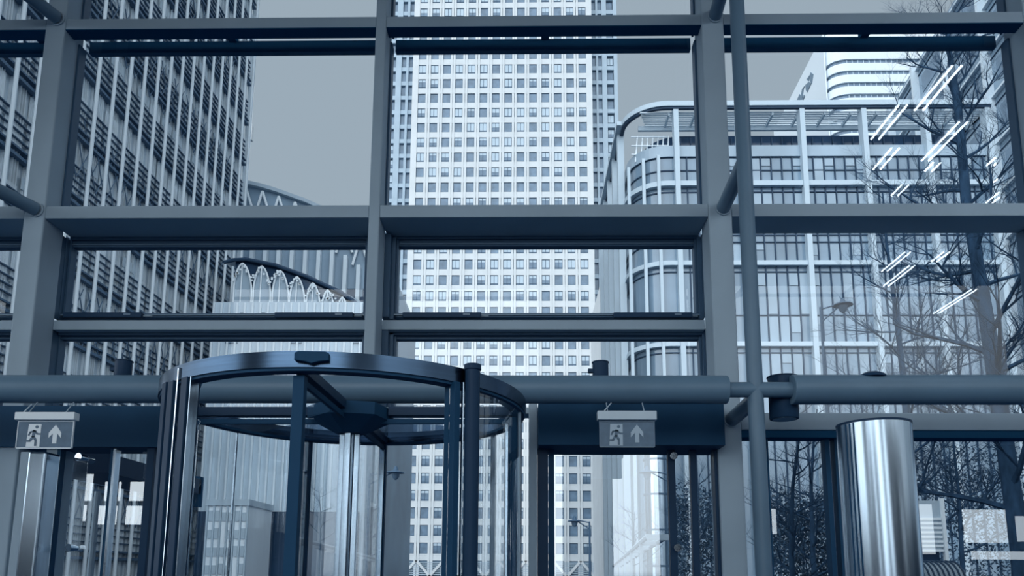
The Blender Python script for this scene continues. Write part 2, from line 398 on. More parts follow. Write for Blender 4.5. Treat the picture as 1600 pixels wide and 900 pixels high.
# ---- back of the hall (seen only as reflections) and roof lattice
YB = -7.0
yv = 2 * DY - YB
def vx(px, py=790): return ax(px, py, yv)
def vz(py, px=300): return az(px, py, yv)
ops = [(97, 142, 740, 783), (97, 136, 789, 815), (156, 173, 752, 783), (178, 187, 752, 783), (196, 231, 752, 783),
       (150, 170, 790, 820), (174, 184, 790, 820), (193, 229, 790, 820),
       (300, 360, 700, 780), (300, 355, 790, 812), (1430, 1466, 782, 860), (1508, 1582, 790, 842), (1516, 1620, 855, 868), (1590, 1660, 800, 840), (1200, 1218, 790, 830)]
xs = sorted({-19.0, 20.0, -11.0, 5.6, -1.9, -1.2, .1, .5, 1.3, 3.0, 4.6, -5.0, -6.2} | {round(vx(o[0]), 3) for o in ops} | {round(vx(o[1]), 3) for o in ops})
wbk = MB()
H = 12.0
for x0, x1 in zip(xs[:-1], xs[1:]):
    xc = (x0 + x1) / 2; holes = sorted((vz(o[3]), vz(o[2])) for o in ops if vx(o[0]) < xc < vx(o[1]))
    if -1.9 < xc < -1.2 or .1 < xc < 1.3 and not .1 < xc < .5 or 3.0 < xc < 4.6 or -6.2 < xc < -5.0 or -1.2 < xc < .1: holes = [(.2, 6.0)]  # openings shaped to brighten reflections in the cylinder and ring
    if not -19 < xc < 20: continue
    if not (-19 < xc < -11 or .5 < xc < 5.6): holes.append((5.95, H))  # closed piers shaped to darken parts of the ring's reflection
    z = 0
    for a, b in holes:
        if a > z: wbk.box(x0, x1, YB - .2, YB, z, a)
        z = max(z, b)
    wbk.box(x0, x1, YB - .2, YB, z, H)
tag(wbk.build('wall_back', 'interior'), 'dark unseen back wall behind the viewer, openings and piers shaped for reflections', 'wall', kind='structure')
for nm, x0 in (('wall_left', -19.2), ('wall_right', 20.0)):
    g = MB()
    for k in range(6): g.box(x0, x0 + .2, YB + k * 3.1, YB + k * 2.9 + .5, 0, H)
    g.box(x0, x0 + .2, YB, 9.0, 0, 3.2).box(x0, x0 + .2, YB, 9.0, H - .8, H)
    tag(g.build(nm, 'interior'), 'dark framed side wall of the hall, out of view on the ' + nm[5:], 'wall', kind='structure')
roof = MB()
for x in range(-12, 16, 4): roof.box(x - .05, x + .05, -8, 9.6, 11.8, 11.9)
for y in (-8, -4, 0, 4, 8, 9.5): roof.box(-14, 16, y - .05, y + .05, 11.9, 12.0)
roof.box(-19.2, 20.2, -7.2, 9.62, 12.0, 12.3)
tag(roof.build('ceiling', 'interior'), 'dark roof with slender beams high over the hall', 'ceiling', kind='structure')
MB().box(-10.5, 11.5, 9.0, 9.6, TOP, 11.9).build('beam', 'steel', wf)

# linear lamps hanging from the hall roof, mirrored in the right hand panes
streaks = [(1366,272,1389,240),(1439,259,1495,200),(1442,275,1457,262),(1540,266,1572,236),(1549,292,1577,270),(1392,312,1407,296),
           (1385,424,1415,394),(1387,447,1422,415),(1459,409,1479,394),(1430,182,1483,114),(1363,226,1400,174),(1469,490,1515,452),(1530,330,1560,305)]
zl = 10.4
cols_n = ['front row', 'second row', 'third row']
lamp0 = None
for k, (x1, y1, x2, y2) in enumerate(streaks):
    def pos(px, py):
        d = CAMROT @ Vector(((px - PX) / F, -(py - PY) / F, -1)); t_ = (zl - EYE.z) / d.z; p = EYE + d * t_
        return Vector((p.x, 2 * 9.52 - p.y, zl))
    a, b = pos(x1, y1), pos(x2, y2)
    xm = (a.x + b.x) / 2; ya, yb = sorted((a.y, b.y))
    L = thing('linear_lamp', 'twin tube lamp hanging from the hall roof, %s' % ('lamp number %d' % k), 'lamp', (xm, ya, zl), 'linear lamps under the hall roof')
    L['label'] = 'twin tube linear lamp hanging under the hall roof beams'
    MB().box(xm - .09, xm + .09, ya, yb, zl + .06, zl + .12).build('housing', 'steel', L)
    for s in (-1, 1): MB().tube((xm + s * .08, ya, zl), (xm + s * .08, yb, zl), .022, n=8).build('tube', 'tube', L)
    MB().tube((xm, (ya + yb) / 2, zl + .1), (xm, (ya + yb) / 2, 11.95), .008, n=6).build('cord', 'steel_dark', L)

# ================================================================ PIPES, POLE, STRUTS
PYY = 7.9
zp = (3.663 + 3.352) / 2; rp_ = (3.663 - 3.352) / 2
xe = ax(1136, 608, PYY)
t = thing('horizontal_pipe', 'thick dark pipe crossing behind the revolving door to the tall pole', 'pipe', (0, PYY, zp))
MB().tube((-8.2, PYY, zp), (xe, PYY, zp), rp_, n=48).build('pipe_body', 'pipe', t, smooth=True, bevel=.012)
xpl = ax(1179.5, 600, PYY); rpole = 25 / 2 / 146.5
xr_ = ax(1236, 608, PYY)
t2 = thing('connecting_pipe', 'thinner pipe sleeve joining the two thick pipes through the tall pole', 'pipe', (xpl, PYY, zp))
MB().tube((xe - .02, PYY, zp), (xr_ + .02, PYY, zp), 12.5 / 146.5, n=32).build('pipe_body', 'pipe', t2, smooth=True)
t3 = thing('horizontal_pipe', 'thick dark pipe running from the tall pole to the right edge', 'pipe', (xr_, PYY, 3.51))
MB().tube((xr_, PYY, 3.51), (9.5, PYY, 3.51), .163, n=48).build('pipe_body', 'pipe', t3, smooth=True, bevel=.012)
MB().lathe([(.15, 0), (.14, .03), (.08, .06), (.001, .07)], at(1362, 588, 7.9) + Vector((0, 0, -.02))).build('access_cap', 'steel_dark', t3, smooth=True)
t = thing('standing_pole', 'tall round pole standing before the right column', 'pole', (xpl, PYY, 0))
MB().tube((xpl, PYY, 0), (xpl, PYY, 11.6), rpole, n=32).build('pole_shaft', 'pipe', t, smooth=True)
MB().lathe([(.2, 0), (.2, .03), (rpole + .02, .05), (rpole, .08)], (xpl, PYY, 0)).build('base_plate', 'steel', t, smooth=True)
xc_ = (cr0 + cr1) / 2; xlc = (cl0 + cl1) / 2; xpl2 = xlc + (xpl - xc_)
tl = thing('standing_pole', 'tall round pole outside the left edge carrying the left struts', 'pole', (xlc - .28, PYY, 0))
xl2 = xlc - .42
MB().tube((xl2, PYY - .3, 0), (xl2, PYY - .3, 11.6), rpole, n=32).build('pole_shaft', 'pipe', tl, smooth=True)
levels = [(az(1125, 25, GY), 'top'), (az(1127, 325, GY), 'middle'), (az(1145, 655, GY), 'lowest')]
for z, nm in levels:
    s = thing('strut', 'round strut from right column to tall pole, %s of three' % nm, 'strut', (xc_, GY, z), 'struts tying poles to columns')
    MB().tube((xc_ + .04, GY - .004, z), (xpl, PYY, z), .088, n=28).build('strut_tube', 'pipe', s, smooth=True)
    MB().tube((xc_ + .04, GY - .02, z), (xc_ + .04, GY - .002, z), .105, n=28).build('collar', 'steel', s, smooth=True)
for z, nm in ((az(80, 30, GY), 'upper'), (az(45, 328, GY), 'lower')):
    s = thing('strut', 'round strut leaving the left column toward the left edge, %s one' % nm, 'strut', (xlc, GY, z), 'struts tying poles to columns')
    MB().tube((xlc + .02, GY - .03, z), (xl2, PYY - .3, z), .088, n=28).build('strut_tube', 'pipe', s, smooth=True)
    MB().tube((xlc + .02, GY - .02, z), (xlc + .02, GY - .002, z), .105, n=28).build('collar', 'steel', s, smooth=True)
    if nm == 'lower':
        p = Vector((xlc + .02, GY, z)).lerp(Vector((xl2, PYY - .3, z)), .62)
        MB().box(p.x - .16, p.x + .12, p.y - .05, p.y + .12, z + .08, z + .2).build('clevis_plate', 'steel', s, bevel=.01)
        MB().box(p.x - .16, p.x + .12, p.y - .05, p.y + .12, z - .02, z + .03).build('clevis_plate', 'steel_dark', s, bevel=.01)

# spot lamps fixed to the pipes
def spot(px, ptop, pbot, w, label, down=False, Y=8.02):
    r = w / 2 / 146.5; c = at(px, ptop, Y); zb = az(px, pbot, Y)
    s = thing('spot_lamp', label, 'lamp', (c.x, Y, zb), 'cylindrical spot lamps on the pipes')
    lb = MB().lathe([(r * .96, 0), (r, .01), (r, c.z - zb - .012), (r * 1.07, c.z - zb - .01), (r * 1.07, c.z - zb)], (c.x, Y, zb), 32).build('lamp_body', 'steel_dark', s, smooth=True)
    MB().box(c.x - r - .05, c.x - r + .01, Y - .03, Y + .03, c.z - .12, c.z - .08).build('bracket', 'steel_dark', s)
    if down: MB().lathe([(r * .8, -.006), (r * .8, .004)], (c.x, Y, zb), 32).build('lens', 'lens', lb)
spot(194, 564, 594, 27, 'small cylindrical lamp on the pipe left of revolving door')
spot(938, 566, 594, 26, 'small cylindrical lamp on the pipe right of revolving door')
spot(1222, 589, 655, 46, 'large cylindrical downlight beside the end of right pipe', True, 8.1)

# ================================================================ EXIT SIGNS
def exit_sign(px0, px1, py0, pyh, py1, label, light, Y):
    a, b = at(px0, py0, Y), at(px1, py0, Y); zt = a.z; zh_ = az(px0, pyh, Y); zb = az(px0, py1, Y)
    xc = (a.x + b.x) / 2; w = b.x - a.x
    s = thing('exit_sign', label, 'sign', (xc, Y, zb), 'hanging exit signs')
    hm = 'white' if light else 'sign_house'  # white parts on one sign, greyer ones on the other
    MB().box(a.x, b.x, Y - .05, Y + .05, zh_, zt).build('housing', hm, s, bevel=.008)
    px = .028 * w / .63
    x0, x1 = a.x + px, b.x - px
    pn = MB().box(x0, x1, Y - .006, Y + .006, zb, zh_).build('sign_panel', 'sign_grey', s)
    e_ = MB(); q = .008
    e_.box(x0 - q, x0, Y - .012, Y + .012, zb, zh_).box(x1, x1 + q, Y - .012, Y + .012, zb, zh_).box(x0, x1, Y - .012, Y + .012, zb - q, zb + .004).box(x0, x1, Y - .012, Y + .012, zh_ - .015, zh_ - .007)
    e_.build('panel_edge', hm if light else 'frame_light', s)
    pw, ph = x1 - x0, zh_ - zb
    mm = 'white' if light else 'picto'
    f = Y - .009
    U = lambda u, v: (x0 + u * pw, zb + v * ph)
    d = MB(); d.plate([U(.17, .04), U(.42, .04), U(.42, .86), U(.19, .86)], f, f + .003); d.build('door_pictogram', mm, pn)
    man = MB(); g0, g1 = f - .004, f - .0005
    def limb(p, q_, r0):
        P, Q = Vector(U(*p)), Vector(U(*q_)); n = Vector((-(Q - P).y, (Q - P).x)).normalized() * r0 * pw
        man.plate([tuple(P + n), tuple(P - n), tuple(Q - n), tuple(Q + n)], g0, g1)
    cx_, cz_ = U(.345, .76); rr = .03 * pw
    man.plate([(cx_ + rr * math.cos(k * .5236), cz_ + rr * math.sin(k * .5236)) for k in range(12)], g0, g1)
    limb((.31, .64), (.29, .40), .028); limb((.31, .62), (.225, .56), .016); limb((.235, .58), (.205, .44), .016)
    limb((.32, .62), (.36, .50), .016); limb((.36, .51), (.42, .50), .016)
    limb((.29, .42), (.235, .24), .022); limb((.245, .25), (.15, .25), .018); limb((.295, .42), (.35, .26), .022); limb((.345, .28), (.345, .07), .02)
    man.build('running_man_pictogram', 'sign_grey', pn)
    ar = MB()
    ar.plate([U(.685, .84), U(.57, .55), U(.57, .36), U(.645, .53), U(.645, .16), U(.725, .16), U(.725, .53), U(.80, .36), U(.80, .55)], f, f + .003)
    ar.build('arrow_pictogram', mm, pn)
    for k in (-.32, .30):
        hz_ = zt; MB().tube((xc + k * w, Y, hz_), (xc + k * w, PYY, 3.38), .006, n=8).build('hanging_wire', 'steel', s)
    MB().tube((xc - .38 * w, Y - .02, zt + .005), (xc - .26 * w, Y - .02, zt + .09), .006, n=8).build('cable', 'sign_house', s)
exit_sign(28, 121, 645, 657, 700, 'white hanging exit sign over the left door', True, 7.75)
exit_sign(933, 1025, 643, 657, 698, 'greyer hanging exit sign over the right door', False, 7.75)

# ================================================================ REVOLVING DOOR
DC = Vector((-1.735, 7.2, 0)); DR = 1.745; zr0, zr1 = 3.078, 3.205
rd = thing('revolving_door', 'large round glass revolving door with a brushed metal ring on top', 'revolving door', DC)
MB().arc(DC, DR - .09, DR, 0, 2 * math.pi, zr0, zr1, 128, closed=True).build('top_ring', 'ring', rd, smooth=True)
MB().arc(DC, DR - .13, DR - .015, 0, 2 * math.pi, zr0 - .025, zr0, 128, closed=True).build('ring_gasket', 'gasket', rd, smooth=True)
MB().arc(DC, DR - .09, DR, 0, 2 * math.pi, 0, .04, 96, closed=True).build('floor_ring', 'steel_dark', rd, smooth=True)
def ang(px, near=True):
    """azimuth on the circle of the image column px"""
    d = at(px, 700, 10) - at(px, 700, 0.0001); d = Vector((at(px, 700, 10).x, 10)).normalized()
    c = Vector((DC.x, DC.y)); bq = c.dot(d); disc = bq * bq - (c.dot(c) - DR * DR)
    s = bq - math.sqrt(max(disc, 0)) if near else bq + math.sqrt(max(disc, 0))
    P = d * s - c
    return math.atan2(P.y, P.x)
aL, aR = ang(262), ang(706)
# curved glass walls: from the front posts round to the back opening
back_half = R_(30)
MB().arc(DC, DR - .05, DR - .038, aL, R_(-270) + back_half if aL < 0 else R_(90) + back_half, 0.04, zr0 - .02, 40).build('curved_glass_wall', 'glass_drum', rd, smooth=True)
MB().arc(DC, DR - .05, DR - .038, aR, R_(90) - back_half, 0.04, zr0 - .02, 40).build('curved_glass_wall', 'glass_drum', rd, smooth=True)
def post_at(a, r, w, dpt, z1, mat, name='post'):
    o = Vector((DC.x + r * math.cos(a), DC.y + r * math.sin(a), 0)); n = Vector((math.cos(a), math.sin(a), 0)); u = Vector((-math.sin(a), math.cos(a), 0))
    return MB().obox(o, u, Vector((0, 0, 1)), n, -w / 2, w / 2, 0, z1, -dpt / 2, dpt / 2).build(name, mat, rd, bevel=.006)
post_at(ang(283), DR - .04, .09, .12, zr0, 'steel_dark')
post_at(ang(272), DR + .005, .012, .03, zr0 + .1, 'chrome', 'trim_strip')
post_at(ang(264), DR - .02, .10, .10, zr0, 'steel_dark')
post_at(ang(252), DR - .02, .10, .08, zr0 + .02, 'steel_dark')
post_at(ang(291), DR - .03, .01, .08, zr0, 'stainless', 'trim_strip')
post_at(ang(711), DR - .05, .06, .14, zr0, 'gasket')
post_at(ang(718), DR + .03, .01, .03, zr0, 'stainless', 'trim_strip')
a = ang(728); rr = DR + .07; c = Vector((DC.x + rr * math.cos(a), DC.y + rr * math.sin(a), 0))
zt_ = az(728, 570, c.y)
MB().lathe([(.062, 0), (.062, zt_ - .05), (.072, zt_ - .045), (.072, zt_ - .008), (.066, zt_)], c, 32).build('round_post', 'steel_dark', rd, smooth=True)
for deg in (90 - 30, 90 + 30): post_at(R_(deg), DR - .04, .08, .12, zr0, 'steel_dark')
for px, w_, m_ in ((777, .035, 'steel'), (800, .06, 'stainless'), (818, .05, 'gasket')):
    post_at(ang(px, False), DR - .05, w_, .06, zr0, m_)
for deg in (150, 172, 195): post_at(R_(deg), DR - .045, .02, .03, zr0, 'stainless', 'joint_strip')
for deg in (20, -8): post_at(R_(deg), DR - .045, .02, .03, zr0, 'steel', 'joint_strip')
# central shaft, hub, radial arms and wings
aw = ang(455)
MB().lathe([(.05, 0), (.05, zr0 - .2)], DC, 24).build('shaft', 'stainless', rd, smooth=True)
hub = [(DC.x + .42 * math.cos(R_(k * 60 + 15)), DC.y + .42 * math.sin(R_(k * 60 + 15))) for k in range(6)]
MB().prism(hub, zr0 - .06, zr0 + .06).build('hub_plate', 'gasket', rd)
hb_ = MB(); n = 6
hv = [(x, y, zr0 - .06) for x, y in hub] + [(DC.x + (x - DC.x) * .35, DC.y + (y - DC.y) * .35, zr0 - .2) for x, y in hub]
hb_.add(hv, [(i, (i + 1) % n, n + (i + 1) % n, n + i) for i in range(n)] + [tuple(range(n, 2 * n)), tuple(range(n))]); hb_.build('hub_cone', 'gasket', rd)
for k in range(4):
    a = aw + k * math.pi / 2
    n_ = Vector((math.cos(a), math.sin(a), 0)); u_ = Vector((-math.sin(a), math.cos(a), 0)); Z = Vector((0, 0, 1))
    MB().obox(DC, n_, u_, Z, .38, DR - .09, -.045, .045, zr0 - .02, zr0 + .07).build('radial_arm', 'steel_dark', rd, bevel=.005)
    w = MB().obox(DC, n_, u_, Z, .09, DR - .16, -.006, .006, .06, zr0 - .1).build('door_wing', 'glass_drum', rd)
    st = MB()
    st.obox(DC, n_, u_, Z, DR - .17, DR - .09, -.045, .045, .03, zr0 - .04); st.obox(DC, n_, u_, Z, .05, .10, -.03, .03, .03, zr0 - .2, 1)
    st.obox(DC, n_, u_, Z, .1, DR - .16, -.03, .03, .03, .12); st.obox(DC, n_, u_, Z, .1, DR - .16, -.02, .02, zr0 - .1, zr0 - .05)
    st.obox(DC, n_, u_, Z, DR - .20, DR - .17, -.03, .03, .06, zr0 - .1, 1)
    st.build('wing_frame', ['gasket', 'stainless'], w, bevel=.004)
# tinted overhead glass
MB().arc(DC, .40, DR - .09, R_(40), R_(140), zr0 + .02, zr0 + .03, 30).build('ceiling_glass', 'glass_ceiling', rd)
# sensor on the ring
a = ang(482); o = Vector((DC.x, DC.y, 0)); n_ = Vector((math.cos(a), math.sin(a), 0)); u_ = Vector((-math.sin(a), math.cos(a), 0)); Z = Vector((0, 0, 1))
sm = MB(); hw = .13
prof = [(-hw, .03), (-hw, .085), (-hw * .8, .098), (hw * .8, .098), (hw, .085), (hw, .03), (.05, .02), (0, .005), (-.05, .02)]
vs = [o + u_ * p + Z * (zr0 + .012 + q) + n_ * (DR - .01) for p, q in prof] + [o + u_ * p + Z * (zr0 + .012 + q) + n_ * (DR + .05) for p, q in prof]
n = len(prof)
sm.add(vs, [tuple(range(n)), tuple(range(n, 2 * n))[::-1]] + [(i, (i + 1) % n, n + (i + 1) % n, n + i) for i in range(n)])
so = sm.build('motion_sensor', 'gasket', rd, bevel=.004); so['label'] = 'black motion sensor on the ring'
for px, py in ((309, 600), (306, 658)):
    c = at(px, py, 6.3)
    MB().lathe([(.001, -.04), (.03, -.03), (.04, 0), (.04, .012), (.001, .016)], c, 20).build('glass_fitting', 'chrome', rd, smooth=True)

# ---- free standing stainless cylinder, lower right
Yc = 6.2; a, b = at(1313, 720, Yc), at(1424, 720, Yc); xc = (a.x + b.x) / 2; rc = (b.x - a.x) / 2 * .98
ztop = az(1365, 654, Yc - rc)
t = thing('stainless_cylinder', 'polished stainless cylinder standing in front of the lower right glass', 'column', (xc, Yc, 0))
MB().lathe([(rc, 0), (rc, ztop - .004), (rc * .985, ztop)], (xc, Yc, 0), 96).build('cylinder_body', 'stainless', t, smooth=True)
MB().arc((xc, Yc), rc * .97, rc * 1.012, 0, 2 * math.pi, ztop - .006, ztop + .012, 96, closed=True).build('rim', 'steel_dark', t, smooth=True)

for dg_ in (199, 207, 214):
    a = R_(dg_); MB().tube((xc + rc * math.cos(a), Yc + rc * math.sin(a), 0), (xc + rc * math.cos(a), Yc + rc * math.sin(a), ztop - .01), .007, n=6).build('seam', 'gasket', t)
# ================================================================ OUTSIDE
# ---- white gridded tower
TY = 184.0
def tX(px, py=440): return ax(px, py, TY)
X0, X1 = tX(655 - 4.5, 107), tX(915 + 4.5, 107)
pitch = (X1 - X0) / 14
zrow = az(800, 857, TY)
def zc_at(y): return az(800, y, TY)
fp = (zc_at(107) - zc_at(857)) / 30.0
rows = 38
tw = thing('gridded_tower', 'very tall pale tower with a regular grid of square windows', 'building', ((X0 + X1) / 2, TY, 0))
z_first = zrow
ztop = z_first + rows * fp
XE0, XE1 = tX(596, 107), tX(967, 107)
XN1 = tX(925, 107); XN0 = X0 - (XN1 - X1)
body = MB(); body.box(XN0, XN1, TY + .45, TY + 50, 0, ztop); body.box(XE0, XE1, TY + 4.0, TY + 46, 0, ztop)
body.build('core', 'dark_gap', tw)
wz = fp * .31; ww = pitch * .31
g = MB()
for i in range(15):
    xc = X0 + i * pitch
    if i in (0, 14):
        a, b = (XN0, X0 + (pitch/2 - ww)) if i == 0 else (X1 - (pitch/2 - ww), XN1)
        g.box(a, b, TY, TY + 1, 0, ztop)
    else:
        h = pitch / 2 - ww
        g.box(xc - h, xc - .06, TY, TY + 1, 0, ztop); g.box(xc + .06, xc + h, TY, TY + 1, 0, ztop)
g.build('pier', 'stone', tw)
g = MB()
for r in range(-1, rows):
    zc = z_first + r * fp
    g.box(XN0 + .1, XN1 - .1, TY + .12, TY + 1, zc + wz, zc + fp - wz - .40)
    g.box(XN0 + .1, XN1 - .1, TY + .18, TY + 1, zc + fp - wz - .37, zc + fp - wz)
g.build('spandrel', 'stone', tw)
# base with louvre bays and slanted braces
g = MB(); zb_t = z_first - fp + wz
for k in range(12):
    z = .3 + k * .42
    if z < zb_t - .2: g.box(XN0, XN1, TY - .05, TY + .3, z, z + .2)
g.build('base_louvre', 'stone2', tw)
g = MB()
for i in range(14):
    xa, xb = X0 + i * pitch, X0 + (i + 1) * pitch
    if i % 2: xa, xb = xb, xa
    g.add([(xa - .4, TY - .2, 0), (xa + .4, TY - .2, 0), (xb + .4, TY - .2, zb_t), (xb - .4, TY - .2, zb_t), (xa - .4, TY + .1, 0), (xa + .4, TY + .1, 0), (xb + .4, TY + .1, zb_t), (xb - .4, TY + .1, zb_t)],
          [(0, 1, 2, 3), (4, 7, 6, 5), (0, 4, 5, 1), (1, 5, 6, 2), (2, 6, 7, 3), (3, 7, 4, 0)])
g.build('base_brace', 'stone', tw)
# outer corner bays: narrow strip pairs and one window column each
g = MB(); side = []
for s, xin, xout in ((1, XN1, XE1), (-1, XN0, XE0)):
    n0 = xin; d = (xout - xin)
    for a, b in ((0, .04), (.19, .27), (.42, .60), (.86, 1.0)):
        g.box(n0 + d * a, n0 + d * b, TY + 2.8, TY + 4.2, 0, ztop)
    for r in range(0, rows):
        zc = z_first + r * fp
        g.box(xin, xout, TY + 3.0, TY + 4.2, zc + wz + .25, zc + fp - wz - .25)
g.build('corner_cladding', 'stone2', tw)
def win(mb, x0, x1, z0, z1, y, style):
    mb.box(x0, x1, y, y + .1, z0, z1, 0)
    w, h = x1 - x0, z1 - z0
    if style in (1, 2, 4):
        lo = z0 + {1: .16, 2: .5, 4: .72}[style] * h
        mb.box(x0 + .06 * w, x1 - .06 * w, y - .04, y, lo, z1 - .06 * h, 2)
    if style != 3:
        mb.box(x0 + .47 * w, x0 + .53 * w, y - .07, y, z0, z1, 1)
        mb.box(x0, x1, y - .07, y, z0 + .13 * h, z0 + .17 * h, 1)
    for a, b, c_, d_ in ((x0, x0 + .05 * w, z0, z1), (x1 - .05 * w, x1, z0, z1), (x0, x1, z0, z0 + .05 * h), (x0, x1, z1 - .05 * h, z1)):
        mb.box(a, b, y - .07, y, c_, d_, 1)
rest = MB(); cnt = 0
for r in range(rows):
    for c in range(14):
        x = X0 + (c + .5) * pitch; z = z_first + r * fp
        q = random.random(); rowq = random.Random(r).random()
        style = 3 if (q < .30 or rowq < .12) else 1 if q < .62 else 2 if q < .84 else 4
        if r < 7: style = 3 if q < .6 else 4
        if r == rows // 2 + 3: style = 3
        mbx = MB() if cnt < 98 else rest
        win(mbx, x - ww, x + ww, z - wz, z + wz, TY + .34, style)
        if cnt < 98: mbx.build('tower_window', ['tw_glass', 'tw_frame', 'blind'], tw)
        cnt += 1
o = rest.build('tower_windows_upper', ['tw_glass', 'tw_frame', 'blind'], tw); o['kind'] = 'stuff'
rest = MB()
for s, xin, xout in ((1, XN1, XE1), (-1, XN0, XE0)):
    d = xout - xin
    for r in range(rows):
        z = z_first + r * fp
        for a, b in ((.045, .185), (.275, .415)): rest.box(xin + d * a, xin + d * b, TY + 3.6, TY + 3.7, z - fp * .4, z + fp * .4, 0)
        win(rest, *sorted((xin + d * .61, xin + d * .85)), z - wz, z + wz, TY + 3.7, random.choice((1, 2, 3, 3)))
o = rest.build('corner_windows', ['tw_glass', 'tw_frame', 'blind'], tw); o['kind'] = 'stuff'

# ---- left tower with white vertical fins (face parallel to the view)
q = at(140, 320, 37.7); BX = q.x
BYE = 59.0
for _ in range(60):
    p_ = at(387, 200, BYE)
    BYE += (BX - p_.x) / (BX / BYE) * .5 if False else 0
# solve where image column 385 meets the plane x = BX
d = CAMROT @ Vector(((386 - PX) / F, -(150 - PY) / F, -1)); BYE = EYE.y + d.y * (BX / d.x)
bt = thing('finned_tower', 'glass tower at left with white vertical fins receding from the viewer', 'building', (BX, 40, 0))
MB().box(BX - 24, BX - .05, 23, BYE, 0, 62).build('glass_body', 'b_glass', bt)
y = 23.2; k = 0
while y < BYE + .1:
    MB().tube((BX + .42, y, 0), (BX + .42, y, 62), .105, n=10).build('fin', 'fin', bt, smooth=True)
    y += 1.5; k += 1
g = MB()
y = 23.2
while y < BYE:
    for dd in (.25, .42, .6, .9, 1.08, 1.25): g.box(BX - .05, BX + .06, y + dd - .025, y + dd + .025, 0, 62)
    y += 1.5
g.build('thin_mullion', 'b_panel', bt)
g = MB(); g2 = MB(); g3 = MB()
z = 2.0; fl = 0
rb = random.Random(3)
while z < 61:
    g.box(BX - .02, BX + .30, 23, BYE, z, z + .16); g.box(BX - .02, BX + .30, 23, BYE, z + .42, z + .52)
    for dz in (.95, 1.35, 1.75, 2.15): g.box(BX, BX + .16, 23, BYE, z + dz, z + dz + .05)
    y = 23.2
    while y < BYE - 1.5:
        rv = rb.random()
        if rv < .55:
            zz = z + .6
            g2.box(BX - .02, BX + .03, y + .12, y + 1.38, zz + (0 if rv < .25 else 1.0), zz + rb.choice((1.2, 1.9, 2.6, 3.0)))  # pale panels painted in for window reflections on the glass
        if .55 < rv < .8:
            for m in range(4): g3.box(BX + .03, BX + .08, y + .1 + m * .34, y + .36 + m * .34, z + 2.5, z + 3.1)
        y += 1.5
    z += 3.7; fl += 1
g.build('floor_rail', 'b_rail', bt); g2.build('reflection_panel', 'b_panel', bt); g3.build('blind_panel', 'blind', bt)
# diagonal lattice on the far bays
g = MB()
for kx in range(26):
    for s in (-1, 1):
        yb_ = 36 + kx * .9
        if yb_ < BYE - 3: 
            for zz in range(4, 60, 9):
                g.tube((BX + .2, yb_, zz), (BX + .2, yb_ + 1.6 * s, zz + 3.4), .035, n=4)
g.build('lattice', 'b_rail', bt)

# ---- crane sliver beyond the left tower
c = at(386, 220, 140)
t = thing('mast', 'thin pale mast rising just past the edge of the finned tower', 'mast', (c.x, 140, 0))
cz0, cz1 = az(386, 225, 140), az(386, 135, 140)
mmb = MB()
for dx in (-.35, .35): mmb.box(c.x + .4 + dx - .08, c.x + .4 + dx + .08, 139.9, 140.1, 0, cz1)
k = 0; z = 0
while z < cz1 - 1: mmb.tube((c.x + .05, 140, z), (c.x + .75, 140, z + 1), .05, n=4); z += 1
mmb.build('lattice_mast', 'stone', t)
MB().box(c.x + .2, c.x + 1.1, 139.4, 140.4, az(386, 220, 140), az(386, 196, 140)).build('cabin', 'stone', t)

# ---- arched hall behind
HY = 64.0
prof = [(375, 290), (392, 292), (410, 296), (430, 302), (450, 309), (478, 319), (505, 331), (535, 348), (560, 366), (600, 400)]
pts = [(at(px, py, HY).x, at(px, py, HY).z) for px, py in prof]
xl, xrr = ax(330, 400, HY), pts[-1][0]
t = thing('vaulted_hall', 'large hall with a curved sloping roof edge beyond the finned tower', 'building', ((xl + xrr) / 2, HY, 0))
MB().plate([(xl, 0), (xrr, 0)] + pts[::-1] + [(xl, pts[0][1] + .2)], HY, HY + 20).build('hall_body', 'hall', t)
g = MB()
P2 = [(xl, pts[0][1] + .2)] + pts
for (a, za), (b, zb) in zip(P2[:-1], P2[1:]):
    g.add([(a, HY - .5, za), (b, HY - .5, zb), (b, HY - .5, zb + .35), (a, HY - .5, za + .35), (a, HY + 20, za), (b, HY + 20, zb), (b, HY + 20, zb + .35), (a, HY + 20, za + .35)],
          [(0, 1, 2, 3), (4, 7, 6, 5), (3, 2, 6, 7), (0, 4, 5, 1), (0, 3, 7, 4), (1, 5, 6, 2)])
g.build('roof_edge', 'stone2', t)
g = MB()   # white zigzag struts under the roof
for i in range(9):
    xa = ax(372 + i * 26, 330, HY - .3); xb = ax(384 + i * 26, 300, HY - .3); xc2 = ax(397 + i * 26, 330, HY - .3)
    def roofz(x):
        for (a, za), (b, zb) in zip(P2[:-1], P2[1:]):
            if a <= x <= b: return za + (zb - za) * (x - a) / (b - a)
        return P2[-1][1]
    zt2 = roofz(xb) - .3; zl2 = zt2 - 2.6
    g.tube((xa, HY - .3, zl2), (xb, HY - .3, zt2), .12, n=6); g.tube((xb, HY - .3, zt2), (xc2, HY - .3, zl2), .12, n=6)
g.build('zigzag_strut', 'white', t)
for i in range(10):
    x = ax(392 + i * 21, 430, HY - .4)
    zt3 = min(roofz(x) - 3, az(400, 345, HY))
    MB().box(x - .17, x + .17, HY - .6, HY - .1, 0, zt3).build('fin', 'fin', t)
g = MB()
for r in range(9): 
    for i in range(20):
        if random.random() < .5:
            x = ax(385 + i * 10.5, 430, HY); z = 4 + r * 2.6
            if z < roofz(x) - 5: g.box(x - .35, x + .25, HY - .12, HY - .02, z, z + random.choice((1.2, 2.0)))
g.build('window_strip', ['c_glass_dark'], t)

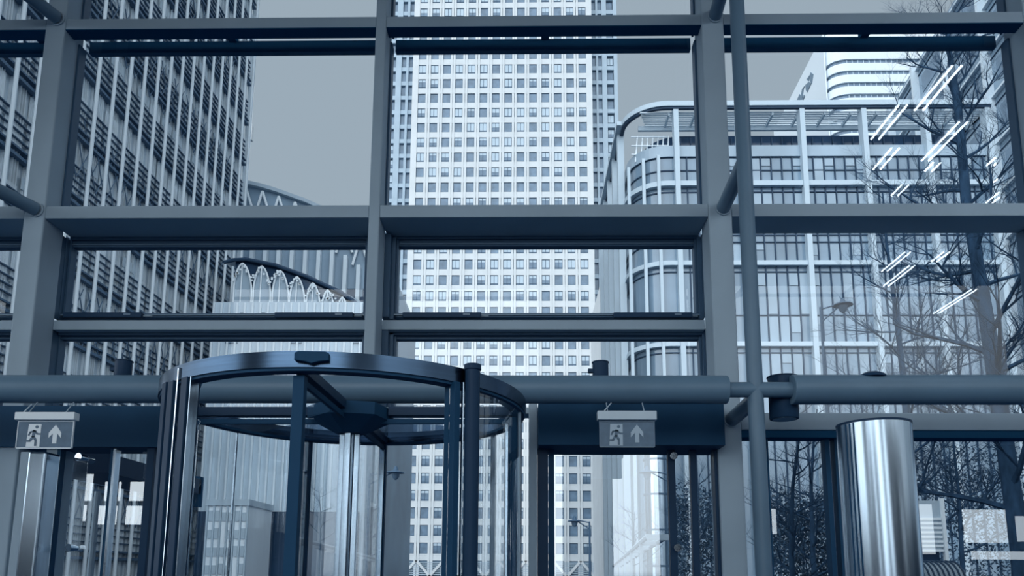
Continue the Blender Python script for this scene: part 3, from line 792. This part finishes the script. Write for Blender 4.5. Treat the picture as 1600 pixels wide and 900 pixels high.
# ---- arched glass canopy in front (row of pointed arches under a curved beam)
AY = 50.0
curve = [(350, 410), (366, 406), (385, 405), (405, 409), (430, 414), (455, 423), (480, 432), (505, 444), (530, 455), (552, 470), (575, 490), (600, 515)]
cp = [at(px, py, AY) for px, py in curve]
t = thing('arched_canopy', 'curved canopy with pointed white arches seen low in the left bay', 'canopy', (cp[5].x, AY, 0))
g = MB()
for a, b in zip(cp[:-1], cp[1:]): g.tube(a, b, .14, n=8)
g.build('curved_beam', 'c_mull', t, smooth=True)
g = MB()
for a, b in zip(cp[:-1], cp[1:]):
    g.add([a, b, (b.x, AY + 6, b.z + 1.5), (a.x, AY + 6, a.z + 1.5), a + Vector((0, 0, .08)), b + Vector((0, 0, .08)), (b.x, AY + 6, b.z + 1.6), (a.x, AY + 6, a.z + 1.6)],
          [(0, 1, 2, 3), (4, 7, 6, 5), (0, 4, 5, 1), (2, 6, 7, 3), (1, 5, 6, 2), (0, 3, 7, 4)])
g.build('roof_sheet', 'c_balus', t)
MB().plate([(p.x, p.z) for p in cp[1:]] + [(p.x, p.z - 1.9) for p in cp[1:]][::-1], AY + .3, AY + .4).build('spandrel_glass', 'c_glass_dark', t)
centers = [379, 409, 438, 464, 489, 512, 535]
def cz_at(px):
    for (a, za), (b, zb) in zip(curve[:-1], curve[1:]):
        if a <= px <= b: return za + (zb - za) * (px - a) / (b - a)
    return 500
for i, c_ in enumerate(centers):
    hw_ = 14.0 - i * .6; top = cz_at(c_) + 6
    L_ = []
    for s in (-1, 1):
        seq = []
        for k in range(7):
            u = k / 6; seq.append(at(c_ + s * hw_ * math.sin(u * math.pi / 2) ** .8, top + 46 * u ** 1.3, AY))
        L_.append(seq)
    poly = [(p.x, p.z) for p in L_[0]][::-1] + [(p.x, p.z) for p in L_[1]][1:]
    MBx = MB().plate([(poly[0][0], 0)] + poly + [(poly[-1][0], 0)], AY + .1, AY + .2)
    agp = MBx.build('arch_glass', 'c_balus', t)
    g = MB()
    for seq in L_:
        for a, b in zip(seq[:-1], seq[1:]): g.tube(a, b, .07, n=6)
        g.tube(seq[-1], (seq[-1].x, AY, 0), .07, n=6)
    m_ = at(c_, top, AY); g.tube(m_, (m_.x, AY, 0), .05, n=6)
    g.build('arch_rib', 'white', agp, smooth=True)
g = MB(); rs = random.Random(5)
for i in range(95):
    px = 365 + rs.random() * 190; base = cz_at(px)
    k = abs(((px - 379) / 28.) % 1 - .5) * 2
    p = at(px, base + 8 + (1 - k) * 22 + rs.uniform(-3, 3), AY - .15)
    g.box(p.x - .07, p.x + .07, p.y - .05, p.y, p.z - .06, p.z + .06)
o = g.build('glass_beads', 'white', t); o['kind'] = 'stuff'
# pale low block below the canopy
t = thing('low_pavilion', 'pale low glazed pavilion below the arched canopy', 'building', (ax(330, 560, 46), 46, 0))
zz = az(330, 497, 47)
MB().box(ax(327, 560, 47), ax(575, 560, 47), 47, 49.5, 0, az(400, 472, 47)).build('wall_body', 'hall_light', t)
g = MB()
for i in range(20): 
    x = ax(330 + i * 12.2, 560, 47); g.box(x - .06, x + .06, 46.85, 47, 0, az(400, 474, 47))
g.build('pilaster', 'fin', t)
g = MB()
for i in range(24):
    if random.random() < .45:
        x = ax(332 + i * 10, 560, 47); z = az(400, random.choice((500, 530, 562)), 47); g.box(x - .05, x + .35, 46.9, 47, z - .3, z + .5)
g.build('window_strip', 'tw_glass', t)

MB().box(ax(330, 560, 47), ax(572, 560, 47), 46.6, 46.84, 0, az(400, 800, 47)).build('ground_storey', 'c_glass_dark', t)
# ---- glass office block with rounded corner (right)
CY = 45.0
def oX(px, py=285): return ax(px, py, CY)
def oZ(py, px=1250): return az(px, py, CY)
xa, xb = oX(984), oX(1559); rad = oX(1046) - xa
side_len = 16.0
def plan(off=0.0, x_end=None, depth=side_len):
    """outline: back-left, side, rounded corner, front, back-right"""
    xe = (xb if x_end is None else x_end)
    P = [(xa - off, CY + depth)]
    for k in range(13):
        a = math.pi + (math.pi / 2) * k / 12
        P.append((xa + rad + (rad + off) * math.cos(a), CY + rad + (rad + off) * math.sin(a)))
    P += [(xe, CY - off), (xe, CY + depth)]
    return P
ob = thing('glass_office', 'glass office block with rounded corner and white frames behind the trees', 'building', ((xa + xb) / 2, CY, 0))
MB().prism(plan(-.35), 0, oZ(241)).build('glass_body', 'c_glass', ob)
def inner(off): return plan(-off)
MB().prism([(xa + 1.6, CY + side_len)] + [(xa + rad + 1.3 + (rad + -.2) * math.cos(math.pi + math.pi / 2 * k / 8), CY + 1.7 + rad + (rad - .2) * math.sin(math.pi + math.pi / 2 * k / 8)) for k in range(9)] + [(xb - 1, CY + 1.9), (xb - 1, CY + side_len)], oZ(241), oZ(186)).build('penthouse_glass', 'c_glass_dark', ob)
for y_, th in ((285, 7.5), (410, 7), (537, 7)):
    MB().prism(plan(0), oZ(y_ + th / 2), oZ(y_ - th / 2)).build('floor_band', 'c_frame', ob)
g = MB()
for y_ in (241, 262, 296, 364, 375, 422, 490, 549, 600): g.prism(plan(-.28), oZ(y_ + .8), oZ(y_ - .8))
g.build('dark_transom', 'c_mull', ob)
MB().prism(plan(-.2), oZ(241), oZ(224)).build('balustrade', 'c_balus', ob)
for px in (1059, 1159, 1259, 1357, 1456, 1553):
    x = oX(px); MB().box(x - .16, x + .16, CY - .12, CY + .5, 0, oZ(163)).build('pier', 'c_frame', ob)
# vertical pieces of curved corner
g = MB()
for k in (3, 7, 10):
    a = math.pi + (math.pi / 2) * k / 12; p = (xa + rad + (rad + .02) * math.cos(a), CY + rad + (rad + .02) * math.sin(a))
    g.box(p[0] - .1, p[0] + .1, p[1] - .1, p[1] + .1, 0, oZ(241))
g.build('corner_mullion', 'c_frame', ob)
g = MB(); px = 1059
xs_ = oX(1059); step = (oX(1259) - oX(1159)) / 6
for i in range(1, 31):
    x = xs_ + i * step
    if x < xb: g.box(x - .035, x + .035, CY + .25, CY + .36, 0, oZ(241)); g.box(x - .035, x + .035, CY + 1.8, CY + 1.92, oZ(241), oZ(190))
g.build('mullion', 'c_mull', ob)
g = MB()   # pale blinds, half drawn
rr_ = random.Random(11)
for i in range(30):
    x = xs_ + i * step
    for t0, t1 in ((244, 281), (299, 362), (379, 406), (424, 488), (493, 533), (551, 598)):
        if rr_.random() < .35:
            u0 = oZ(t0); u1 = u0 + (oZ(t1) - u0) * rr_.choice((.3, .6, 1)); g.box(x + .06, x + step - .06, CY + .3, CY + .34, u0, u1)
    if rr_.random() < .7: g.box(x + .06, x + step - .06, CY + 1.84, CY + 1.89, oZ(224), oZ(211))
g.build('blind', 'c_balus', ob)
# roof canopy: edge ring, slats
def ringband(o0, o1, z0, z1):
    A, B = plan(o0), plan(-o1); g = MB(); n = len(A); vs = []
    for a, b in zip(A, B): vs += [(*a, z0), (*b, z0), (*b, z1), (*a, z1)]
    fs = []
    for i in range(n - 1):
        for k in range(4): fs.append((4 * i + k, 4 * i + 4 + k, 4 * i + 4 + (k + 1) % 4, 4 * i + (k + 1) % 4))
    g.add(vs, fs); return g
ringband(.25, .12, oZ(167.5), oZ(160)).build('roof_slab_edge', 'c_frame', ob)
ro = ringband(.16, .06, oZ(170.5), oZ(167.6)); ro.build('roof_shadow_gap', 'c_mull', ob)
g = MB(); z = oZ(171)
for k in range(7):
    yy = CY + .22 + k * .24
    g.box(xa + .8 + .1 * k, xb - .2, yy, yy + .12, z - .05, z)
g.build('canopy_slat', 'white', ob)
g = MB()
for i in range(12):
    x = xs_ + i * (xb - xs_) / 12 - .4; g.box(x - .06, x + .06, CY + .2, CY + 1.9, z - .25, z - .05)
g.box(xa + .9, xb - .2, CY + 1.6, CY + 1.8, z - .42, z - .1)
g.build('canopy_bracket', 'c_frame', ob)
g = MB()  # slanted slats below the curved roof corner
for i in range(7):
    x = oX(998 + i * 8.5); g.tube((x, CY + 1.2, oZ(237)), (x + .25, CY + 1.6, oZ(190)), .05, n=5)
for y_ in (196, 210, 224): g.box(oX(992), oX(1052), CY + 1.2, CY + 1.28, oZ(y_ + .6), oZ(y_ - .6))
g.build('corner_slat', 'white', ob)
# side bracing, stepped piers along the receding flank
g = MB()
for k in range(5):
    yy = CY + 3 + k * 3.1; g.box(xa - .35, xa + .1, yy, yy + .5, 0, oZ(162))
g.box(xa - .5, xa, CY + 2, CY + side_len, oZ(166), oZ(160))
g.build('flank_pier', 'c_frame', ob)

# ---- low flanking block with steep roof line, between tower and office
KY = 95.0
kx = ax(957, 600, KY)
t = thing('stepped_block', 'pale glazed block with diagonal braces between tower and rounded office', 'building', (kx, KY, 0))
kz = az(970, 385, KY)
kx1 = ax(1015, 600, KY)
MB().box(kx, kx1 + 8, KY, KY + 30, 0, kz).build('wall_body', 'stone', t)
g = MB()
for r in range(12):
    for c_ in range(3):
        x = kx + .9 + c_ * 1.9; z = 3.5 + r * 3.0
        if z < kz - 2: g.box(x, x + 1.0, KY - .05, KY + .1, z, z + 1.6)
g.build('window_grid', 'tw_glass', t)
for k in range(5):
    z0 = 8 + k * 7
    MB().tube((kx + .1, KY - .3, z0), (kx1, KY - .3, z0 + 6.2), .11, n=6).build('diagonal_brace', 'stone2', t)

# ---- glazed round stair tower and pergola roof seen through the right door
p = at(1026, 800, 42)
t = thing('round_glass_tower', 'round glazed tower with bright vertical reflections behind right door', 'building', (p.x, 42, 0))
zt4 = az(1026, 640, 42)
MB().lathe([(.66, 0), (.66, zt4)], (p.x, 42, 0), 32).build('glass_shell', 'stainless', t, smooth=True)
for k in range(5):
    z = zt4 - 1 - k * 2.0; MB().arc((p.x, 42), 0.65, .72, 0, 2 * math.pi, z, z + .1, 32, closed=True).build('band', 'tw_frame', t)
t = thing('pergola', 'receding slatted pergola roof low behind the right door', 'pergola', (ax(1000, 870, 28), 28, 0))
ga, gb = at(958, 884, 48), at(1012, 838, 19.5)
g = MB(); g.tube(ga, gb, .07, n=6); g.tube(ga + Vector((.5, 0, 0)), gb + Vector((.5, 0, 0)), .07, n=6); g.build('roof_rail', 'stone2', t)
g = MB(); g2 = MB()
for k in range(12):
    p = ga.lerp(gb, k / 11); g.box(p.x - .02, p.x + .55, p.y - .04, p.y + .04, p.z - .1, p.z + .05)
    if k % 2 == 0: g2.box(p.x - .04, p.x + .04, p.y - .05, p.y + .05, 0, p.z)
g.build('rafter', 'stone2', t); g2.build('post', 'stone2', t)

# ---- curved banded building behind (white bands, ribbon windows)
NY = 230.0
nx0, nx1 = ax(1296, 100, NY), ax(1520, 100, NY)
ztp = az(1350, 45, NY)
nd = thing('banded_building', 'distant white building with curved corner and ribbon windows', 'building', ((nx0 + nx1) / 2, NY, 0))
back = at(1240, 160, 266.0); sd = Vector((back.x - nx0, 266 - NY)).normalized()
rad2 = 6.0
def nplan(off):
    P = [(nx0 + sd.x * 60 - off, NY + sd.y * 60)]
    p0 = Vector((nx0, NY)) + sd * rad2; p1 = Vector((nx0, NY)); p2 = Vector((nx0 + rad2 * 1.3, NY))
    for k in range(11):
        t_ = k / 10; q_ = p0 * (1 - t_) ** 2 + p1 * 2 * t_ * (1 - t_) + p2 * t_ * t_
        n_ = Vector((-(1 - t_), -t_)).normalized() * off
        P.append((q_.x + n_.x, q_.y + n_.y))
    P += [(nx1, NY - off), (nx1, NY + 60)]
    return P
MB().prism(nplan(-.6), 0, ztp - .5).build('glass_body', 'tw_glass', nd)
zz0 = az(1350, 95, NY); ph = (az(1350, 95, NY) - az(1350, 113, NY))
k = -1
while zz0 + (2.2 - k) * ph > 0 and k < 45:
    zc = zz0 - k * ph
    if k == -1: MB().prism(nplan(0), zc - .83 * ph, ztp).build('white_band', 'white', nd)
    else: MB().prism(nplan(0), zc - .83 * ph, zc - .17 * ph).build('white_band', 'white', nd)
    k += 1
g = MB()
for i in range(22):
    x = nx0 + rad2 + i * 1.9; g.box(x, x + .25, NY + .45, NY + .65, 0, ztp - 1)
g.build('mullion', 'blind', nd)
# sign letters on its receding flank: slanted shapes running up the wall
u = Vector((sd.x, sd.y, 0)); nrm = Vector((-sd.y, sd.x, 0)); nrm = nrm if nrm.x < 0 else -nrm
fl_o = Vector((nx0, NY, 0))
MB().obox(fl_o, u, Vector((0, 0, 1)), nrm, rad2 * .5, 60, ztp - 45, ztp + .3, .1, .5).build('flank_cladding', 'white', nd)
lt = MB()
def fpt(px, py):
    """point of the flank plane in the given direction"""
    d = CAMROT @ Vector(((px - PX) / F, -(py - PY) / F, -1)); o = fl_o + nrm * .75; t_ = (o - EYE).dot(nrm) / d.dot(nrm); return EYE + d * t_
for poly in ([(1266, 113), (1270, 116), (1268, 130), (1265, 127)], [(1265, 117), (1260, 124), (1263, 127)], [(1267, 130), (1261, 144), (1263, 128)],
             [(1258, 133), (1262, 129), (1261, 144), (1259, 141)], [(1253, 139), (1257, 134), (1255, 139), (1253, 155), (1256, 148), (1257, 150), (1253, 160), (1251, 150)],
             [(1249, 147), (1251, 150), (1252, 161), (1250, 161), (1249, 155)], [(1243, 161), (1249, 147), (1248, 161)]):
    P = [fpt(*p) for p in poly]; n = len(P)
    lt.add(P + [p - nrm * .6 for p in P], [tuple(range(n)), tuple(range(n, 2 * n))[::-1]] + [(i, (i + 1) % n, n + (i + 1) % n, n + i) for i in range(n)])
lt.build('lettering', 'lettering', nd)

# ---- right receding block with steep roof line
EO = Vector((41.6, 60, 0)); th = math.atan(.121); eu = Vector((math.sin(th), math.cos(th), 0)); en = Vector((-math.cos(th), math.sin(th), 0)); EZ = Vector((0, 0, 1))
EH = az(1487, 75, 72.6)
eb = thing('receding_block', 'tall glass block at right with steeply receding roof line and white fins', 'building', EO)
MB().obox(EO, eu, EZ, en, -30, 60, 0, EH, -20, 0).build('glass_body', 'e_wall', eb)
g = MB(); g2 = MB(); g3 = MB()
z = EH - .8; k = 0
while z > 3:
    g.obox(EO, eu, EZ, en, -30, 60, z - .22, z, 0, .35)
    z2 = z - 1.4
    for j in range(12):
        s0 = -28 + j * 7.2; g2.obox(EO, eu, EZ, en, s0, s0 + 6.2, z2 - 2.0, z2, 0, .06)
    g3.obox(EO, eu, EZ, en, -30, 60, z - .9, z - .84, 0, .1)
    z -= 4.4; k += 1
g.build('white_rail', 'fin', eb); g2.build('ribbon_window', 'e_strip', eb); g3.build('thin_line', 'c_mull', eb)
for j in range(10):
    s0 = -28 + j * 7.2; MB().obox(EO, eu, EZ, en, s0 - .2, s0 + .2, 0, EH, 0, .7).build('fin', 'fin', eb)

# ---- dark podium building and pale shop behind the revolving door
PYD = 52.0
def mass(name, label, x0, x1, ytop, Y, dep, mat, wmat, nw, nr, seed, roofmat='stone2'):
    r = random.Random(seed)
    a, b = ax(x0, 840, Y), ax(x1, 840, Y); zt = az((x0 + x1) / 2, ytop, Y)
    t = thing(name, label, 'building', ((a + b) / 2, Y, 0))
    MB().box(a, b, Y, Y + dep, 0, zt).build('wall_body', mat, t)
    MB().box(a - .1, b + .1, Y - .15, Y + dep, zt - .25, zt + .1).build('parapet', roofmat, t)
    g = MB(); cw = (b - a) / nw; rh = zt / (nr + .4)
    for i in range(nw):
        for j in range(nr):
            if r.random() < .85:
                g.box(a + cw * (i + .2), a + cw * (i + .8), Y - .06, Y + .05, rh * (j + .25), rh * (j + .25 + r.choice((.5, .6))))
    g.build('window_grid', wmat, t)
    g = MB()
    for i in range(nw + 1): g.box(a + cw * i - .05, a + cw * i + .05, Y - .1, Y, 0, zt)
    g.build('pilaster', roofmat, t)
    return t
mass('podium_building', 'dark low building with small windows behind the revolving door', 440, 560, 780, PYD, 6, 'steel_dark', 'tw_glass', 9, 5, 4, 'c_glass')
mass('shop_building', 'bright pale low building seen through left of revolving door', 322, 385, 783, 42, 4, 'white', 'stone2', 6, 5, 5)
0 and mass('office_podium', 'mid grey low block behind the far left door', -60, 250, 640, 66, 8, 'c_glass', 'c_glass_dark', 22, 7, 6)
mass('glazed_block', 'tall narrow dark glazed block behind the revolving door shaft', 556, 603, 702, 90, 8, 'c_glass_dark', 'c_glass', 8, 12, 8, 'fin')
# outdoor canopy over the left door
t = thing('door_canopy', 'dark slab canopy outside the far left door', 'canopy', (ax(190, 740, 12), 12, 0))
za, zb_ = az(190, 762, 14), az(190, 740, 14)
MB().box(ax(142, 740, 12.5), ax(236, 740, 12.5), 11.2, 14.5, 3.0, 3.3).build('slab', 'steel_dark', t)
MB().box(ax(140, 740, 12.5), ax(236, 740, 12.5), 14.4, 14.6, 2.75, 3.35).build('fascia', 'black', t)
g = MB()
for px in (150, 230): g.tube((ax(px, 800, 14), 14, 0), (ax(px, 800, 14), 14, 3.0), .06, n=10)
g.build('post', 'steel', t, smooth=True)

# ---- street lamps
def lamp_post(px, pytop, Y, arm, label, hang=.0, scale=1.0):
    p = at(px, pytop, Y)
    t = thing('street_lamp', label, 'street lamp', (p.x, Y, 0), 'street lamps on the plaza')
    MB().lathe([(.10 * scale, 0), (.07 * scale, .8), (.045 * scale, p.z)], (p.x, Y, 0), 14).build('pole', 'b_rail', t, smooth=True)
    e = p + Vector((arm, 0, .1)); g = MB(); g.tube(p + Vector((0, 0, -.35)), e, .03 * scale, n=8); g.tube(p + Vector((0, 0, -.05)), e + Vector((0, 0, .0)), .03 * scale, n=8)
    g.build('arm', 'b_rail', t, smooth=True)
    s = scale
    sh = MB().lathe([(.05*s, .18*s), (.09*s, .1*s), (.12*s, 0), (.34*s, -.06*s), (.36*s, -.10*s), (.12*s, -.12*s)], e, 24).build('lamp_shade', 'b_rail', t, smooth=True)
    MB().lathe([(.17*s, -.11*s), (.14*s, -.28*s), (.05*s, -.38*s)], e, 20).build('lamp_globe', 'frame_light', sh, smooth=True)
lamp_post(921, 815, 36, -.72, 'street lamp with one short arm seen through the right door', scale=.95)
lamp_post(1282, 480, 16, .5, 'tall street lamp seen in the large right pane', scale=.6)
lamp_post(1052, 740, 24, -.85, 'street lamp behind the right door mullion, saucer shade hanging left', scale=.8)
lamp_post(578, 740, 24, .85, 'street lamp behind the revolving door, saucer shade hanging right', scale=.8)

# ---- added pale box in place of a glass reflection, and curved bench low at right
Yk = 20.
a, b = at(1426, 782, Yk), at(1470, 782, Yk)
t = thing('reflection_box', 'pale louvred box standing in for a reflection beside the stainless cylinder', 'reflection_box', ((a.x + b.x) / 2, Yk, 0))
MB().box(a.x, b.x, Yk, Yk + 1.2, az(1440, 862, Yk), a.z).build('box_body', 'stone2', t)
g = MB(); zz = az(1440, 862, Yk)
while zz < a.z - .45: g.box(a.x + .02, b.x - .05, Yk - .05, Yk, zz, zz + .06); zz += .12
g.box(b.x - .04, b.x + .04, Yk - .08, Yk + .04, 0, a.z + .06)
g.build('louvre', 'white', t)
MB().box(a.x + .1, b.x - .1, Yk + .1, Yk + 1.0, 0, az(1440, 862, Yk)).build('plinth', 'steel_dark', t)
Yk = 15.
c = at(1478, 884, Yk)
t = thing('rounded_shelter', 'rounded ribbed shelter roof at the bottom right', 'shelter', (c.x, Yk, 0))
g = MB(); g2 = MB()
for k in range(9):
    x0 = c.x - .42 + k * .1
    for m in range(10):
        a0, a1 = math.pi * m / 10, math.pi * (m + 1) / 10
        p0 = (x0, Yk + .5 - .5 * math.cos(a0), c.z - .35 + .45 * math.sin(a0)); p1 = (x0, Yk + .5 - .5 * math.cos(a1), c.z - .35 + .45 * math.sin(a1))
        g2.tube(p0, p1, .02, n=5)
for m in range(10):
    a0, a1 = math.pi * m / 10, math.pi * (m + 1) / 10
    q0 = (Yk + .5 - .48 * math.cos(a0), c.z - .35 + .43 * math.sin(a0)); q1 = (Yk + .5 - .48 * math.cos(a1), c.z - .35 + .43 * math.sin(a1))
    g.add([(c.x - .45, *q0), (c.x + .42, *q0), (c.x + .42, *q1), (c.x - .45, *q1)], [(0, 1, 2, 3)])
g.box(c.x - .45, c.x + .42, Yk + .03, Yk + .97, 0, c.z - .35)
g.build('roof_shell', 'stone2', t, smooth=True); g2.build('rib', 'c_mull', t)

# ---- bare trees
def tree(label, trunk, Y, r0, nb, seed, spread=1.0, z_first=2.0, lev=4, fine=1.0, up=.35):
    """trunk: list of image points bottom to top used to lay out the lean"""
    r = random.Random(seed)
    pts = [Vector((at(px, py, Y).x, Y + r.uniform(-.1, .1), at(px, py, Y).z)) for px, py in trunk]
    base = Vector((pts[0].x, Y, 0)); pts = [base] + pts
    t = thing('bare_tree', label, 'tree', base, 'bare winter trees on the plaza')
    g = MB(); n = len(pts)
    rad = lambda i: r0 * (1 - .84 * i / (n - 1))
    for i in range(n - 1): g.tube(pts[i], pts[i + 1], rad(i), rad(i + 1), n=12, caps=False)
    g.build('trunk', 'bark', t, smooth=True)
    g = MB()
    def branch(p, d, L, rr, lv):
        seg = 4; q = p.copy(); dd = d.copy()
        for s in range(seg):
            dd = (dd + Vector((r.uniform(-.22, .22), r.uniform(-.22, .22), r.uniform(-.12, .26)))).normalized()
            q2 = q + dd * L / seg; ra = rr * (1 - s / seg * .6); rb_ = rr * (1 - (s + 1) / seg * .6)
            g.tube(q, q2, ra, rb_, n=5 if lv > 1 else 3, caps=False)
            if lv > 0:
                for _ in range(2 if r.random() < .75 else 1):
                    a = r.uniform(0, 2 * math.pi); side = Vector((math.cos(a), math.sin(a) * .8, r.uniform(-.2, .7)))
                    branch(q2, (dd * .8 + side * .9).normalized(), L * r.uniform(.42, .62), rb_ * .6, lv - 1)
            q = q2
    for k in range(nb):
        f = (k + .5) / nb; z = z_first + (pts[-1].z - z_first) * f ** .9
        for i in range(n - 1):
            if pts[i].z <= z <= pts[i + 1].z:
                u_ = (z - pts[i].z) / (pts[i + 1].z - pts[i].z); p = pts[i].lerp(pts[i + 1], u_); rt = rad(i) * (1 - u_) + rad(i + 1) * u_; break
        a = k * 2.4 + r.uniform(-.4, .4)
        d = Vector((math.cos(a), math.sin(a) * .8, up + r.uniform(-.15, .3))).normalized()
        branch(p, d, spread * r.uniform(.8, 1.2) * (1.15 - .7 * f), rt * .36 + .008, lev - 1)
    g.build('branches', 'bark', t)
tree('tallest bare tree with thick dark trunk at the right', [(1592, 860), (1556, 585), (1535, 450), (1510, 320), (1496, 180), (1487, 90), (1480, 20)], 20., .27, 32, 21, 2.7, 2.2, 4)
tree('slimmer bare tree left of the thick trunk in the large right pane', [(1428, 800), (1412, 585), (1400, 480), (1387, 380), (1380, 300)], 28., .17, 26, 5, 2.9, 2.4, 4)
tree('bare bushy tree behind the lower glass right of the tall pole', [(1236, 860), (1238, 760), (1246, 690), (1250, 640)], 16., .07, 14, 9, 1.1, 1.0, 3)
tree('bare bushy tree just left of the stainless cylinder', [(1270, 860), (1268, 760), (1272, 690), (1275, 640)], 19., .08, 14, 12, 1.3, 1.2, 3)
tree('bare tree low between pale box and thick trunk', [(1500, 860), (1496, 770), (1490, 700), (1488, 640)], 27., .10, 16, 31, 2.4, 2.0, 3)
tree('small bare tree behind the narrow panes right of the door', [(1090, 880), (1092, 800), (1094, 740)], 22., .06, 12, 17, 1.2, 1.6, 3)
tree('small bare tree just outside the right door leaf', [(988, 884), (990, 840), (992, 800)], 40., .06, 10, 19, 1.5, 1.6, 3)
tree('small bare tree above podium seen through revolving door', [(500, 850), (500, 800), (498, 765)], 44., .07, 10, 23, 1.7, 3.0, 3)
# dark hedge at lower right
def hedge(label, x0, x1, ytop, Y, seed):
    r = random.Random(seed); a, b = ax(x0, 840, Y), ax(x1, 840, Y); zt = az((x0 + x1) / 2, ytop, Y)
    g = MB()
    for k in range(5200):
        c = Vector((r.uniform(a, b), Y + r.uniform(-.5, .5), zt * r.random() ** .7 * r.uniform(.8, 1.05)))
        d = Vector((r.uniform(-1, 1), r.uniform(-1, 1), r.uniform(-1, 1))).normalized() * r.uniform(.05, .12); e = d.cross(Vector((r.random(), r.random(), r.random()))).normalized() * .03
        g.add([c - d, c + e, c + d, c - e], [(0, 1, 2, 3)])
    o = g.build('hedge', 'foliage'); tag(o, label, 'hedge')
hedge('dark clipped hedge behind lower glass left of the cylinder', 1205, 1312, 770, 24., 1)
hedge('dark hedge behind the bare trees at lower right', 1428, 1640, 700, 30., 2)
hedge('low dark shrubs behind the narrow panes right of the door', 1050, 1150, 760, 27., 3)
